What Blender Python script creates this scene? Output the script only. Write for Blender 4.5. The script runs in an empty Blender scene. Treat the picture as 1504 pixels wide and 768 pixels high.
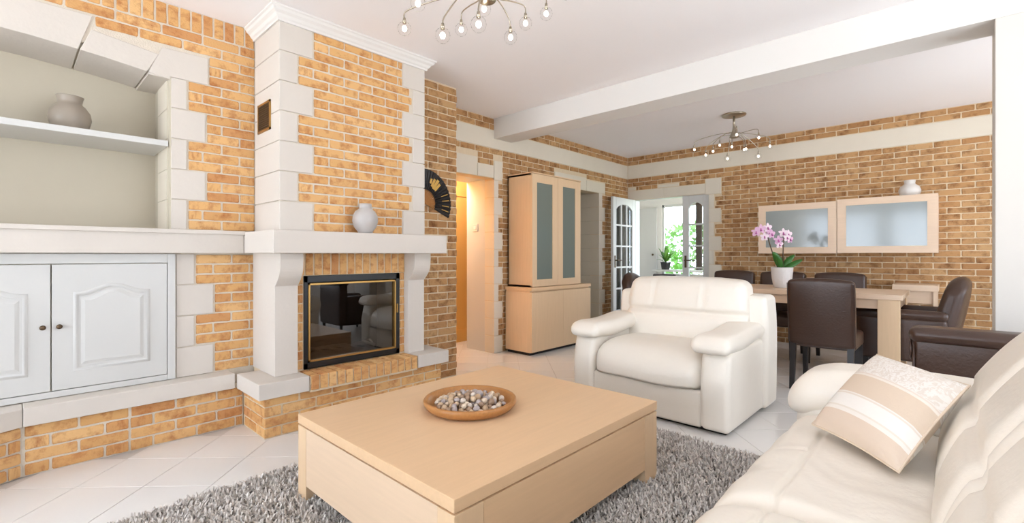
import bpy, math, random
import numpy as np
from mathutils import Vector, Matrix

random.seed(7)
rng = np.random.default_rng(7)
PI = math.pi
SC = bpy.context.scene
COL = SC.collection

# ------------------------------------------------------------------ camera
EYE = 1.15
FPX, CX, HY = 693.7, 752.0, 374.0
YAW = math.atan2(653.0, FPX)
cam_data = bpy.data.cameras.new('camera')
cam_data.sensor_width = 36.0
cam_data.lens = 36.0 * FPX / 1504.0
cam_data.shift_y = -(384.0 - HY) / 1504.0
cam_data.clip_start = 0.02
cam = bpy.data.objects.new('camera', cam_data)
cam.location = (0, 0, EYE)
cam.rotation_euler = (PI / 2, 0, YAW)
COL.objects.link(cam)
SC.camera = cam

# ------------------------------------------------------------------ world and light
world = bpy.data.worlds.new('sky')
SC.world = world
world.use_nodes = True
wn = world.node_tree.nodes
wl = world.node_tree.links
wn.clear()
w_out = wn.new('ShaderNodeOutputWorld')
w_bg = wn.new('ShaderNodeBackground')
w_tc = wn.new('ShaderNodeTexCoord')
w_sep = wn.new('ShaderNodeSeparateXYZ')
w_ramp = wn.new('ShaderNodeValToRGB')
w_ramp.color_ramp.elements[0].position = 0.44
w_ramp.color_ramp.elements[0].color = (1.16, 1.24, 1.32, 1)
w_ramp.color_ramp.elements[1].position = 0.52
w_ramp.color_ramp.elements[1].color = (0.79, 0.90, 1.04, 1)
w_map = wn.new('ShaderNodeMapRange')
w_map.inputs[1].default_value = -1
w_map.inputs[2].default_value = 1
wl.new(w_tc.outputs['Generated'], w_sep.inputs[0])
wl.new(w_sep.outputs['Z'], w_map.inputs[0])
wl.new(w_map.outputs[0], w_ramp.inputs[0])
wl.new(w_ramp.outputs[0], w_bg.inputs[0])
WORLD_STRENGTH = 10.1
w_bg.inputs[1].default_value = WORLD_STRENGTH
wl.new(w_bg.outputs[0], w_out.inputs[0])


def portal(name, loc, rot, sx, sy):
    d = bpy.data.lights.new(name, 'AREA')
    d.shape = 'RECTANGLE'
    d.size = sx
    d.size_y = sy
    d.cycles.is_portal = True
    o = bpy.data.objects.new(name, d)
    o.location = loc
    o.rotation_euler = rot
    COL.objects.link(o)


# portals sit in the window openings and only guide the sky light indoors
portal('rear_window_portal', (-2.65, -4.41, 1.25), (PI / 2, 0, PI), 1.9, 2.4)
portal('rear_window_portal', (-0.45, -4.41, 1.25), (PI / 2, 0, PI), 1.9, 2.4)
portal('added_side_window_portal', (2.76, 2.05, 1.5), (PI / 2, 0, PI / 2), 2.3, 1.6)  # for the unseen window added to light surfaces facing right
portal('dining_window_portal', (2.76, 5.125, 1.375), (PI / 2, 0, PI / 2), 1.65, 1.65)
portal('garden_window_portal', (-3.5, 9.02, 1.45), (PI / 2, 0, 0), 1.7, 1.5)

portal('garden_added_side_portal', (-2.35, 8.07, 1.35), (PI / 2, 0, PI / 2), 1.45, 1.9)  # for the unseen side opening added to brighten the garden room
SC.view_settings.view_transform = 'Standard'
SC.view_settings.look = 'None'
SC.view_settings.gamma = 1.0
SC.view_settings.use_curve_mapping = False
SC.view_settings.exposure = -0.13
SC.cycles.use_denoising = True


def s2l(c):
    return tuple(((v / 255.0) / 12.92) if v / 255.0 <= 0.04045 else ((v / 255.0 + 0.055) / 1.055) ** 2.4 for v in c)


def project(p):
    x, y, z = p[0], p[1], p[2] - EYE
    d = -math.sin(YAW) * x + math.cos(YAW) * y
    if d < 0.1:
        return None
    r = math.cos(YAW) * x + math.sin(YAW) * y
    return CX + FPX * r / d, HY - FPX * z / d, d


# ------------------------------------------------------------------ materials
def new_mat(name):
    m = bpy.data.materials.new(name)
    m.use_nodes = True
    n = m.node_tree.nodes
    b = n['Principled BSDF']
    return m, n, m.node_tree.links, b


def mat_plain(name, rgb, rough=0.5, metal=0.0, var=0.06, scale=6.0, bump=0.0, bscale=60.0, spec=0.5, coat=0.0, coords='Object'):
    """a colour with a faint noise variation and optional fine relief"""
    m, n, l, b = new_mat(name)
    base = s2l(rgb)
    tc = n.new('ShaderNodeTexCoord')
    nz = n.new('ShaderNodeTexNoise')
    nz.inputs['Scale'].default_value = scale
    nz.inputs['Detail'].default_value = 4
    l.new(tc.outputs[coords], nz.inputs['Vector'])
    mx = n.new('ShaderNodeMix')
    mx.data_type = 'RGBA'
    mx.inputs[6].default_value = tuple(v * (1 - var) for v in base) + (1,)
    mx.inputs[7].default_value = tuple(min(1, v * (1 + var)) for v in base) + (1,)
    l.new(nz.outputs[0], mx.inputs[0])
    l.new(mx.outputs[2], b.inputs['Base Color'])
    b.inputs['Roughness'].default_value = rough
    b.inputs['Metallic'].default_value = metal
    b.inputs['Specular IOR Level'].default_value = spec
    b.inputs['Coat Weight'].default_value = coat
    if bump:
        n2 = n.new('ShaderNodeTexNoise')
        n2.inputs['Scale'].default_value = bscale
        n2.inputs['Detail'].default_value = 5
        l.new(tc.outputs[coords], n2.inputs['Vector'])
        bp = n.new('ShaderNodeBump')
        bp.inputs['Strength'].default_value = bump
        bp.inputs['Distance'].default_value = 0.01
        l.new(n2.outputs[0], bp.inputs['Height'])
        l.new(bp.outputs[0], b.inputs['Normal'])
    return m


def mat_brick(name, cols, stain, stain_amt, spot):
    m, n, l, b = new_mat(name)
    oi = n.new('ShaderNodeObjectInfo')
    ge = n.new('ShaderNodeNewGeometry')
    ad = n.new('ShaderNodeMath'); ad.operation = 'ADD'
    fr = n.new('ShaderNodeMath'); fr.operation = 'FRACT'
    l.new(oi.outputs['Random'], ad.inputs[0])
    l.new(ge.outputs['Random Per Island'], ad.inputs[1])
    l.new(ad.outputs[0], fr.inputs[0])
    rp = n.new('ShaderNodeValToRGB')
    els = rp.color_ramp.elements
    while len(els) < len(cols):
        els.new(0.5)
    for i, c in enumerate(cols):
        els[i].position = i / (len(cols) - 1)
        els[i].color = s2l(c) + (1,)
    l.new(fr.outputs[0], rp.inputs[0])
    tc = n.new('ShaderNodeTexCoord')
    mv = n.new('ShaderNodeVectorMath'); mv.operation = 'ADD'
    sc = n.new('ShaderNodeMath'); sc.operation = 'MULTIPLY'; sc.inputs[1].default_value = 37.0
    l.new(fr.outputs[0], sc.inputs[0])
    l.new(tc.outputs['Object'], mv.inputs[0])
    l.new(sc.outputs[0], mv.inputs[1])
    nz = n.new('ShaderNodeTexNoise')
    nz.inputs['Scale'].default_value = spot
    nz.inputs['Detail'].default_value = 5
    nz.inputs['Roughness'].default_value = 0.65
    l.new(mv.outputs[0], nz.inputs['Vector'])
    r2 = n.new('ShaderNodeValToRGB')
    r2.color_ramp.elements[0].position = 0.47
    r2.color_ramp.elements[0].color = (0, 0, 0, 1)
    r2.color_ramp.elements[1].position = 0.72
    r2.color_ramp.elements[1].color = (stain_amt,) * 3 + (1,)
    l.new(nz.outputs[0], r2.inputs[0])
    mx = n.new('ShaderNodeMix'); mx.data_type = 'RGBA'
    l.new(r2.outputs[0], mx.inputs[0])
    l.new(rp.outputs[0], mx.inputs[6])
    mx.inputs[7].default_value = s2l(stain) + (1,)
    l.new(mx.outputs[2], b.inputs['Base Color'])
    b.inputs['Roughness'].default_value = 0.85
    b.inputs['Specular IOR Level'].default_value = 0.25
    n3 = n.new('ShaderNodeTexNoise')
    n3.inputs['Scale'].default_value = 90
    n3.inputs['Detail'].default_value = 5
    l.new(mv.outputs[0], n3.inputs['Vector'])
    bp = n.new('ShaderNodeBump')
    bp.inputs['Strength'].default_value = 0.5
    bp.inputs['Distance'].default_value = 0.006
    l.new(n3.outputs[0], bp.inputs['Height'])
    l.new(bp.outputs[0], b.inputs['Normal'])
    return m


def mat_wood(name, rgb, dark=0.12, rough=0.35, axis='X', gscale=1.0):
    m, n, l, b = new_mat(name)
    tc = n.new('ShaderNodeTexCoord')
    mp = n.new('ShaderNodeMapping')
    s = [26 * gscale, 26 * gscale, 26 * gscale]
    s['XYZ'.index(axis)] = 1.6 * gscale
    mp.inputs['Scale'].default_value = s
    l.new(tc.outputs['Object'], mp.inputs[0])
    nz = n.new('ShaderNodeTexNoise')
    nz.inputs['Scale'].default_value = 2.0
    nz.inputs['Detail'].default_value = 6
    nz.inputs['Roughness'].default_value = 0.6
    l.new(mp.outputs[0], nz.inputs['Vector'])
    base = s2l(rgb)
    mx = n.new('ShaderNodeMix'); mx.data_type = 'RGBA'
    mx.inputs[6].default_value = tuple(v * (1 - dark) for v in base) + (1,)
    mx.inputs[7].default_value = tuple(min(1, v * (1 + dark)) for v in base) + (1,)
    l.new(nz.outputs[0], mx.inputs[0])
    l.new(mx.outputs[2], b.inputs['Base Color'])
    b.inputs['Roughness'].default_value = rough
    b.inputs['Specular IOR Level'].default_value = 0.4
    return m


def mat_glass(name, rgb=(255, 255, 255), rough=0.0, alpha_mix=0.85, ior=1.5):
    """thin pane: mostly see-through with a clear surface reflection"""
    m, n, l, b = new_mat(name)
    n.remove(b)
    out = n['Material Output']
    tr = n.new('ShaderNodeBsdfTransparent')
    tr.inputs[0].default_value = s2l(rgb) + (1,)
    gl = n.new('ShaderNodeBsdfGlossy')
    gl.inputs['Roughness'].default_value = rough
    fr = n.new('ShaderNodeFresnel')
    fr.inputs[0].default_value = ior
    ms = n.new('ShaderNodeMixShader')
    ad = n.new('ShaderNodeMath'); ad.operation = 'ADD'; ad.inputs[1].default_value = 1 - alpha_mix
    ad.use_clamp = True
    l.new(fr.outputs[0], ad.inputs[0])
    l.new(ad.outputs[0], ms.inputs[0])
    l.new(tr.outputs[0], ms.inputs[1])
    l.new(gl.outputs[0], ms.inputs[2])
    l.new(ms.outputs[0], out.inputs[0])
    return m


def mat_emit(name, rgb, strength):
    m, n, l, b = new_mat(name)
    b.inputs['Emission Color'].default_value = s2l(rgb) + (1,)
    b.inputs['Emission Strength'].default_value = strength
    b.inputs['Base Color'].default_value = (0.8, 0.8, 0.8, 1)
    return m


M = {}
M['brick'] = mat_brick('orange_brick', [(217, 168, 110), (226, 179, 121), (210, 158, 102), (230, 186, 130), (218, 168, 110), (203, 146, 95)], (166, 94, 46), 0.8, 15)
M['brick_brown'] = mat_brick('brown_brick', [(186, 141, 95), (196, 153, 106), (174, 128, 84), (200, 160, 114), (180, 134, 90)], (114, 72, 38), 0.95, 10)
M['mortar'] = mat_plain('pale_mortar', (218, 207, 191), 0.95, var=0.08, scale=30, bump=0.4, bscale=120, spec=0.1)
M['mortar_sand'] = mat_plain('sandy_mortar', (222, 202, 172), 0.95, var=0.08, scale=30, bump=0.4, bscale=120, spec=0.1)
M['stone'] = mat_plain('white_limestone', (214, 205, 195), 0.7, var=0.03, scale=5, bump=0.12, bscale=40, spec=0.3)
M['stone_cream'] = mat_plain('cream_limestone', (222, 212, 195), 0.75, var=0.04, scale=6, bump=0.15, bscale=40, spec=0.3)
M['plaster'] = mat_plain('white_plaster', (229, 225, 220), 0.8, var=0.015, scale=3, spec=0.2)
M['plaster_cream'] = mat_plain('cream_plaster', (200, 190, 171), 0.85, var=0.03, scale=4, spec=0.2)
M['column_dimmed'] = mat_plain('dimmed_white_plaster', (214, 208, 200), 0.8, var=0.015, scale=3, spec=0.2)  # plaster white, darkened in the colour to offset strong window light
M['ceiling'] = mat_plain('ceiling_paint', (251, 247, 247), 0.9, var=0.01, scale=2, spec=0.1)
M['white_paint'] = mat_plain('white_satin_paint', (208, 206, 202), 0.4, var=0.012, scale=4, spec=0.4)
M['gap'] = mat_plain('dark_gap', (40, 36, 34), 0.9)
M['tile'] = mat_plain('white_floor_tile', (234, 230, 226), 0.12, var=0.02, scale=3, spec=0.5)
M['grout'] = mat_plain('grey_grout', (196, 190, 184), 0.9)
M['oak'] = mat_wood('light_oak', (226, 190, 150), 0.08, 0.4, 'Y')
M['oak_x'] = mat_wood('glare_paled_oak', (224, 196, 166), 0.08, 0.4, 'X')  # saturation cut: window glare on the aprons is put into the colour
M['oak_z'] = mat_wood('light_oak_upright', (226, 194, 156), 0.08, 0.42, 'Z')  # upright grain, also paled a little towards the same glare
M['oak_pale'] = mat_wood('pale_oak', (228, 200, 172), 0.08, 0.38, 'X')
M['bowl_wood'] = mat_wood('brown_bowl_wood', (176, 122, 70), 0.3, 0.35, 'X', 1.6)
M['leather'] = mat_plain('ivory_leather', (239, 230, 217), 0.42, var=0.03, scale=5, bump=0.12, bscale=55, spec=0.45)
M['leather_brown'] = mat_plain('dark_brown_leather', (64, 42, 31), 0.36, var=0.15, scale=6, bump=0.15, bscale=70, spec=0.5)
M['black_wood'] = mat_plain('black_stained_wood', (34, 28, 27), 0.4, var=0.1)
M['black'] = mat_plain('black_enamel', (22, 21, 21), 0.35, var=0.1)
M['soot'] = mat_plain('sooty_firebrick', (52, 46, 42), 0.95, var=0.3, scale=12)
M['ash'] = mat_plain('pale_ash', (176, 166, 156), 0.95, var=0.3, scale=25, bump=0.5, bscale=50)
M['brass'] = mat_plain('brass', (190, 150, 88), 0.35, 0.9, var=0.06)
M['bronze'] = mat_plain('aged_bronze', (96, 78, 60), 0.45, 0.8, var=0.15)
M['steel'] = mat_plain('brushed_nickel', (176, 166, 150), 0.28, 0.95, var=0.05)
M['taupe'] = mat_plain('taupe_ceramic', (156, 144, 130), 0.42, var=0.05, scale=8, bump=0.05)
M['greyvase'] = mat_plain('grey_ceramic', (184, 178, 174), 0.35, var=0.04, scale=8)
M['whitevase'] = mat_plain('white_ceramic', (218, 212, 206), 0.35, var=0.03, scale=8, bump=0.05)
M['pot'] = mat_plain('white_textured_pot', (226, 222, 220), 0.5, var=0.04, scale=14, bump=0.5, bscale=90)
M['leaf'] = mat_plain('orchid_leaf', (52, 104, 36), 0.4, var=0.2, scale=9)
M['petal'] = mat_plain('pink_petal', (224, 178, 206), 0.6, var=0.12, scale=40)
M['petal_deep'] = mat_plain('magenta_lip', (190, 96, 160), 0.6, var=0.1, scale=40)
M['petal_pale'] = mat_plain('pale_petal', (238, 216, 224), 0.6, var=0.08, scale=40)
M['stem'] = mat_plain('dark_stem', (92, 70, 48), 0.6, var=0.15)
M['clear'] = mat_glass('clear_glass', (250, 252, 252), 0.0, 0.94)
M['globe'] = mat_glass('bulb_glass', (254, 254, 254), 0.0, 0.999, 1.02)
M['fireglass'] = mat_glass('smoked_glass', (196, 190, 184), 0.0, 0.93)
M['hedge'] = mat_plain('garden_leaves', (86, 134, 44), 0.6, var=0.35, scale=7)
M['lawn'] = mat_plain('lawn', (120, 160, 80), 0.9, var=0.3, scale=3)
M['warm_wall'] = mat_plain('lamp_glow_wall', (242, 188, 106), 0.8, var=0.02)  # hall lamp's orange glow put into the wall colour; lamp stays near neutral
M['rubber'] = mat_plain('black_base', (24, 22, 22), 0.7)
M['curtain'] = mat_plain('charcoal_curtain', (70, 64, 66), 0.9, var=0.15)
M['bulb'] = mat_emit('lit_bulb', (255, 244, 226), 26.0)
M['bulb_dim'] = mat_emit('small_lit_bulb', (255, 240, 220), 3.0)


def mat_frost(name, rgb, spec, coat):
    m, n, l, b = new_mat(name)
    b.inputs['Base Color'].default_value = s2l(rgb) + (1,)
    b.inputs['Roughness'].default_value = 0.12
    b.inputs['Specular IOR Level'].default_value = spec
    b.inputs['Coat Weight'].default_value = coat
    b.inputs['Coat Roughness'].default_value = 0.06
    return m


M['frost'] = mat_frost('frosted_glass', (118, 126, 118), 0.3, 0.1)
M['frost_light'] = mat_frost('grey_lacquered_glass', (142, 148, 146), 0.6, 0.25)


def mat_fan():
    m, n, l, b = new_mat('black_fan_paper')
    tc = n.new('ShaderNodeTexCoord')
    nz = n.new('ShaderNodeTexNoise')
    nz.inputs['Scale'].default_value = 20
    l.new(tc.outputs['Object'], nz.inputs['Vector'])
    mx = n.new('ShaderNodeMix'); mx.data_type = 'RGBA'
    mx.inputs[6].default_value = s2l((20, 18, 20)) + (1,)
    mx.inputs[7].default_value = s2l((38, 34, 34)) + (1,)
    l.new(nz.outputs[0], mx.inputs[0])
    l.new(mx.outputs[2], b.inputs['Base Color'])
    b.inputs['Roughness'].default_value = 0.45
    return m


M['fan'] = mat_fan()
M['gold'] = mat_plain('gold_print', (206, 164, 84), 0.45, 0.4, var=0.1)


def mat_pile():
    m, n, l, b = new_mat('grey_shag_pile')
    ge = n.new('ShaderNodeNewGeometry')
    rp = n.new('ShaderNodeValToRGB')
    rp.color_ramp.elements[0].color = s2l((190, 181, 174)) + (1,)
    rp.color_ramp.elements[1].color = s2l((240, 233, 226)) + (1,)
    l.new(ge.outputs['Random Per Island'], rp.inputs[0])
    l.new(rp.outputs[0], b.inputs['Base Color'])
    b.inputs['Roughness'].default_value = 0.9
    b.inputs['Specular IOR Level'].default_value = 0.2
    return m


M['pile'] = mat_pile()


def mat_pebble():
    m, n, l, b = new_mat('mixed_pebble')
    oi = n.new('ShaderNodeObjectInfo')
    rp = n.new('ShaderNodeValToRGB')
    cs = [(214, 184, 150), (226, 210, 194), (196, 164, 130), (186, 172, 168), (230, 208, 182), (168, 138, 112), (214, 196, 182)]
    e = rp.color_ramp.elements
    while len(e) < len(cs):
        e.new(0.5)
    for i, c in enumerate(cs):
        e[i].position = i / (len(cs) - 1)
        e[i].color = s2l(c) + (1,)
    rp.color_ramp.interpolation = 'CONSTANT'
    l.new(oi.outputs['Random'], rp.inputs[0])
    tc = n.new('ShaderNodeTexCoord')
    nz = n.new('ShaderNodeTexNoise')
    nz.inputs['Scale'].default_value = 90
    l.new(tc.outputs['Object'], nz.inputs['Vector'])
    mx = n.new('ShaderNodeMix'); mx.data_type = 'RGBA'; mx.blend_type = 'MULTIPLY'
    mx.inputs[0].default_value = 0.3
    l.new(rp.outputs[0], mx.inputs[6])
    l.new(nz.outputs[0], mx.inputs[7])
    l.new(mx.outputs[2], b.inputs['Base Color'])
    b.inputs['Roughness'].default_value = 0.5
    return m


M['pebble'] = mat_pebble()


def mat_pillow():
    """woven cover: lace band, beige band, lace stripe, beige band across the UV height"""
    m, n, l, b = new_mat('striped_lace_cushion')
    uv = n.new('ShaderNodeUVMap')
    sp = n.new('ShaderNodeSeparateXYZ')
    l.new(uv.outputs[0], sp.inputs[0])
    rp = n.new('ShaderNodeValToRGB')
    rp.color_ramp.interpolation = 'CONSTANT'
    stops = [(0.0, (224, 204, 184)), (0.165, (240, 232, 222)), (0.20, (232, 222, 208)), (0.215, (242, 236, 228)), (0.345, (230, 218, 204)), (0.36, (240, 232, 224)), (0.375, (223, 203, 181)),
             (0.60, (238, 228, 216)), (0.625, (228, 214, 200)), (0.64, (240, 232, 224))]
    e = rp.color_ramp.elements
    while len(e) < len(stops):
        e.new(0.5)
    for i, (p, c) in enumerate(stops):
        e[i].position = p
        e[i].color = s2l(c) + (1,)
    l.new(sp.outputs['Y'], rp.inputs[0])
    vo = n.new('ShaderNodeTexNoise')
    vo.inputs['Scale'].default_value = 16
    vo.inputs['Detail'].default_value = 2
    vo.inputs['Distortion'].default_value = 2.5
    l.new(uv.outputs[0], vo.inputs['Vector'])
    r2 = n.new('ShaderNodeValToRGB')
    r2.color_ramp.elements[0].position = 0.47
    r2.color_ramp.elements[0].color = s2l((226, 215, 203)) + (1,)
    r2.color_ramp.elements[1].position = 0.53
    r2.color_ramp.elements[1].color = s2l((238, 231, 223)) + (1,)
    l.new(vo.outputs[0], r2.inputs[0])
    gt = n.new('ShaderNodeMath'); gt.operation = 'GREATER_THAN'; gt.inputs[1].default_value = 0.645
    l.new(sp.outputs['Y'], gt.inputs[0])
    mx = n.new('ShaderNodeMix'); mx.data_type = 'RGBA'
    l.new(gt.outputs[0], mx.inputs[0])
    l.new(rp.outputs[0], mx.inputs[6])
    l.new(r2.outputs[0], mx.inputs[7])
    l.new(mx.outputs[2], b.inputs['Base Color'])
    b.inputs['Roughness'].default_value = 0.85
    bp = n.new('ShaderNodeBump')
    bp.inputs['Strength'].default_value = 0.25
    bp.inputs['Distance'].default_value = 0.004
    l.new(vo.outputs[0], bp.inputs['Height'])
    l.new(bp.outputs[0], b.inputs['Normal'])
    return m


M['pillow'] = mat_pillow()


# ------------------------------------------------------------------ mesh helpers
def root_loc(o):
    v = Vector((0, 0, 0))
    while o is not None:
        v += o.location
        o = o.parent
    return v


def tag(o, label=None, cat=None, group=None, kind=None):
    if label:
        o['label'] = label
    if cat:
        o['category'] = cat
    if group:
        o['group'] = group
    if kind:
        o['kind'] = kind
    return o


def empty(name, loc, label=None, cat=None, group=None, kind=None):
    o = bpy.data.objects.new(name, None)
    o.empty_display_size = 0.05
    o.location = loc
    COL.objects.link(o)
    return tag(o, label, cat, group, kind)


def link_mesh(name, verts, faces, mat, parent=None, smooth=False, bevel=0.0, uvs=None, segs=2):
    """verts in world space; parent transforms are pure translations at build time"""
    me = bpy.data.meshes.new(name)
    if parent is not None:
        off = root_loc(parent)
        verts = [(v[0] - off.x, v[1] - off.y, v[2] - off.z) for v in verts]
    me.from_pydata([tuple(map(float, v)) for v in verts], [], [tuple(map(int, f)) for f in faces])
    if uvs is not None:
        ul = me.uv_layers.new(name='UVMap')
        for lp in me.loops:
            ul.data[lp.index].uv = uvs[lp.vertex_index]
    me.validate()
    if smooth:
        me.polygons.foreach_set('use_smooth', [True] * len(me.polygons))
    me.materials.append(M[mat] if isinstance(mat, str) else mat)
    me.update()
    o = bpy.data.objects.new(name, me)
    COL.objects.link(o)
    if parent is not None:
        o.parent = parent
    if bevel:
        md = o.modifiers.new('edge', 'BEVEL')
        md.width = bevel
        md.segments = segs
        md.limit_method = 'ANGLE'
        md.angle_limit = math.radians(40)
    return o


class MB:
    def __init__(self):
        self.v = []
        self.f = []

    def add(self, v, f):
        n = len(self.v)
        self.v += [tuple(p) for p in v]
        self.f += [tuple(i + n for i in q) for q in f]
        return self

    def box(self, x0, x1, y0, y1, z0, z1):
        if x0 > x1: x0, x1 = x1, x0
        if y0 > y1: y0, y1 = y1, y0
        if z0 > z1: z0, z1 = z1, z0
        v = [(x0, y0, z0), (x1, y0, z0), (x1, y1, z0), (x0, y1, z0), (x0, y0, z1), (x1, y0, z1), (x1, y1, z1), (x0, y1, z1)]
        return self.add(v, [(0, 3, 2, 1), (4, 5, 6, 7), (0, 1, 5, 4), (1, 2, 6, 5), (2, 3, 7, 6), (3, 0, 4, 7)])

    def prism(self, poly, axis, a, b):
        """poly: 2-D outline in the two other axes (cyclic order XYZ), extruded along axis from a to b"""
        n = len(poly)

        def p3(p, t):
            if axis == 'X':
                return (t, p[0], p[1])
            if axis == 'Y':
                return (p[0], t, p[1])
            return (p[0], p[1], t)
        v = [p3(p, a) for p in poly] + [p3(p, b) for p in poly]
        f = [tuple(range(n))[::-1], tuple(range(n, 2 * n))]
        for i in range(n):
            j = (i + 1) % n
            f.append((i, j, n + j, n + i))
        return self.add(v, f)

    def tube(self, pts, r, sides=8, cap=True):
        pts = [Vector(p) for p in pts]
        n = len(pts)
        rs = r if isinstance(r, (list, tuple)) else [r] * n
        v = []
        up = Vector((0, 0, 1))
        prev = None
        for i, p in enumerate(pts):
            t = (pts[min(i + 1, n - 1)] - pts[max(i - 1, 0)]).normalized()
            if prev is None:
                a = t.cross(up)
                if a.length < 1e-3:
                    a = t.cross(Vector((1, 0, 0)))
                a.normalize()
            else:
                a = (prev - t * prev.dot(t)).normalized()
            prev = a
            b = t.cross(a)
            for k in range(sides):
                an = 2 * PI * k / sides
                v.append(tuple(p + (a * math.cos(an) + b * math.sin(an)) * rs[i]))
        f = []
        for i in range(n - 1):
            for k in range(sides):
                k2 = (k + 1) % sides
                f.append((i * sides + k, i * sides + k2, (i + 1) * sides + k2, (i + 1) * sides + k))
        if cap:
            f.append(tuple(range(sides))[::-1])
            f.append(tuple(range((n - 1) * sides, n * sides)))
        return self.add(v, f)

    def lathe(self, prof, c, n=32):
        v = []
        f = []
        m = len(prof)
        for k in range(n):
            a = 2 * PI * k / n
            for r, z in prof:
                v.append((c[0] + r * math.cos(a), c[1] + r * math.sin(a), c[2] + z))
        for k in range(n):
            k2 = (k + 1) % n
            for i in range(m - 1):
                f.append((k * m + i, k2 * m + i, k2 * m + i + 1, k * m + i + 1))
        return self.add(v, f)

    def sphere(self, c, r, n=12, sq=(1, 1, 1)):
        v = [(c[0], c[1], c[2] - r * sq[2])]
        h = n // 2
        for i in range(1, h):
            ph = -PI / 2 + PI * i / h
            for k in range(n):
                a = 2 * PI * k / n
                v.append((c[0] + r * sq[0] * math.cos(ph) * math.cos(a), c[1] + r * sq[1] * math.cos(ph) * math.sin(a), c[2] + r * sq[2] * math.sin(ph)))
        v.append((c[0], c[1], c[2] + r * sq[2]))
        f = []
        for k in range(n):
            k2 = (k + 1) % n
            f.append((0, 1 + k2, 1 + k))
            for i in range(h - 2):
                f.append((1 + i * n + k, 1 + i * n + k2, 1 + (i + 1) * n + k2, 1 + (i + 1) * n + k))
            f.append((1 + (h - 2) * n + k, 1 + (h - 2) * n + k2, len(v) - 1))
        return self.add(v, f)

    def build(self, name, mat, parent=None, smooth=False, bevel=0.0, segs=2):
        return link_mesh(name, self.v, self.f, mat, parent, smooth, bevel, segs=segs)


def box(name, x0, x1, y0, y1, z0, z1, mat, parent=None, bevel=0.0):
    return MB().box(x0, x1, y0, y1, z0, z1).build(name, mat, parent, bevel=bevel)


def softbox(x0, x1, y0, y1, z0, z1, r, bulge=(0, 0, 0), n=10, warp=None):
    """rounded, puffed upholstery block; warp(x, y, z) -> moved point"""
    h = np.array([(x1 - x0) / 2, (y1 - y0) / 2, (z1 - z0) / 2])
    c = np.array([(x1 + x0) / 2, (y1 + y0) / 2, (z1 + z0) / 2])
    r = min(r, h.min() * 0.999)
    ax = []
    for a in range(3):
        inn = h[a] - r
        band = [inn + r * math.tan(math.radians(45 * k / 4)) for k in range(1, 5)]
        nn = n[a] if isinstance(n, (tuple, list)) else n
        mid = list(np.linspace(-inn, inn, nn + 1))
        ax.append([-b for b in band[::-1]] + mid + band)
    vd = {}
    V = []
    F = []

    def vid(p):
        k = (round(p[0], 5), round(p[1], 5), round(p[2], 5))
        if k not in vd:
            vd[k] = len(V)
            V.append(p)
        return vd[k]
    for a in range(3):
        u, w = (a + 1) % 3, (a + 2) % 3
        for s in (-1, 1):
            idx = []
            for i in ax[u]:
                row = []
                for j in ax[w]:
                    p = [0, 0, 0]
                    p[a] = s * h[a]
                    p[u] = i
                    p[w] = j
                    row.append(vid(p))
                idx.append(row)
            for i in range(len(idx) - 1):
                for j in range(len(idx[0]) - 1):
                    q = (idx[i][j], idx[i + 1][j], idx[i + 1][j + 1], idx[i][j + 1])
                    F.append(q if s > 0 else q[::-1])
    V = np.array(V, float)
    inner = h - r
    q = np.clip(V, -inner, inner)
    d = V - q
    ln = np.linalg.norm(d, axis=1, keepdims=True)
    ln[ln == 0] = 1
    P = q + d / ln * r
    t = np.clip(P / h, -1, 1)
    B = np.zeros_like(P)
    for a in range(3):
        u, w = (a + 1) % 3, (a + 2) % 3
        B[:, a] = bulge[a] * t[:, a] * np.maximum(0, 1 - t[:, u] ** 2) ** 0.6 * np.maximum(0, 1 - t[:, w] ** 2) ** 0.6
    P = P + B + c
    if warp:
        P = np.array([warp(*p) for p in P])
    return [tuple(p) for p in P], F


def soft(name, dims, r, mat, parent, bulge=(0, 0, 0), n=10, warp=None):
    v, f = softbox(*dims, r, bulge, n, warp)
    return link_mesh(name, v, f, mat, parent, smooth=True)


def copy_tree(o, parent=None):
    c = o.copy()
    COL.objects.link(c)
    c.parent = parent
    for ch in [x for x in bpy.data.objects if x.parent == o]:
        copy_tree(ch, c)
    return c


# ------------------------------------------------------------------ bricks
BL, BH, JT = 0.211, 0.055, 0.0105


def brick_mesh(seed, L=BL, H=BH, T=0.03):
    rn = random.Random(seed)
    hx, hz = L / 2, H / 2
    pts = []
    for k in range(5):
        pts.append((-hx + L * (k + 0.06 if k == 0 else (k - 0.06 if k == 4 else k)) / 4, -hz))
    pts = [(-hx + 0.005, -hz), (-hx / 3, -hz), (hx / 3, -hz), (hx - 0.005, -hz), (hx, -hz + 0.006), (hx, hz - 0.006), (hx - 0.005, hz), (hx / 3, hz), (-hx / 3, hz), (-hx + 0.005, hz), (-hx, hz - 0.006), (-hx, -hz + 0.006)]
    pts = [(x + rn.uniform(-.0016, .0016), z + rn.uniform(-.0016, .0016)) for x, z in pts]
    n = len(pts)
    v = [(x, -T, z) for x, z in pts]
    v += [(x, -0.003 + rn.uniform(-.001, .001), z) for x, z in pts]
    v += [(x * (1 - 0.004 / hx), rn.uniform(-.0012, .0008), z * (1 - 0.0035 / hz)) for x, z in pts]
    f = []
    for a in (0, n):
        for i in range(n):
            j = (i + 1) % n
            f.append((a + i, a + n + i, a + n + j, a + j))
    f.append(tuple(range(2 * n, 3 * n))[::-1])
    return v, f


BRICK_SHAPES = [brick_mesh(100 + i) for i in range(10)]
BRICK_MESHES = {}


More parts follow.
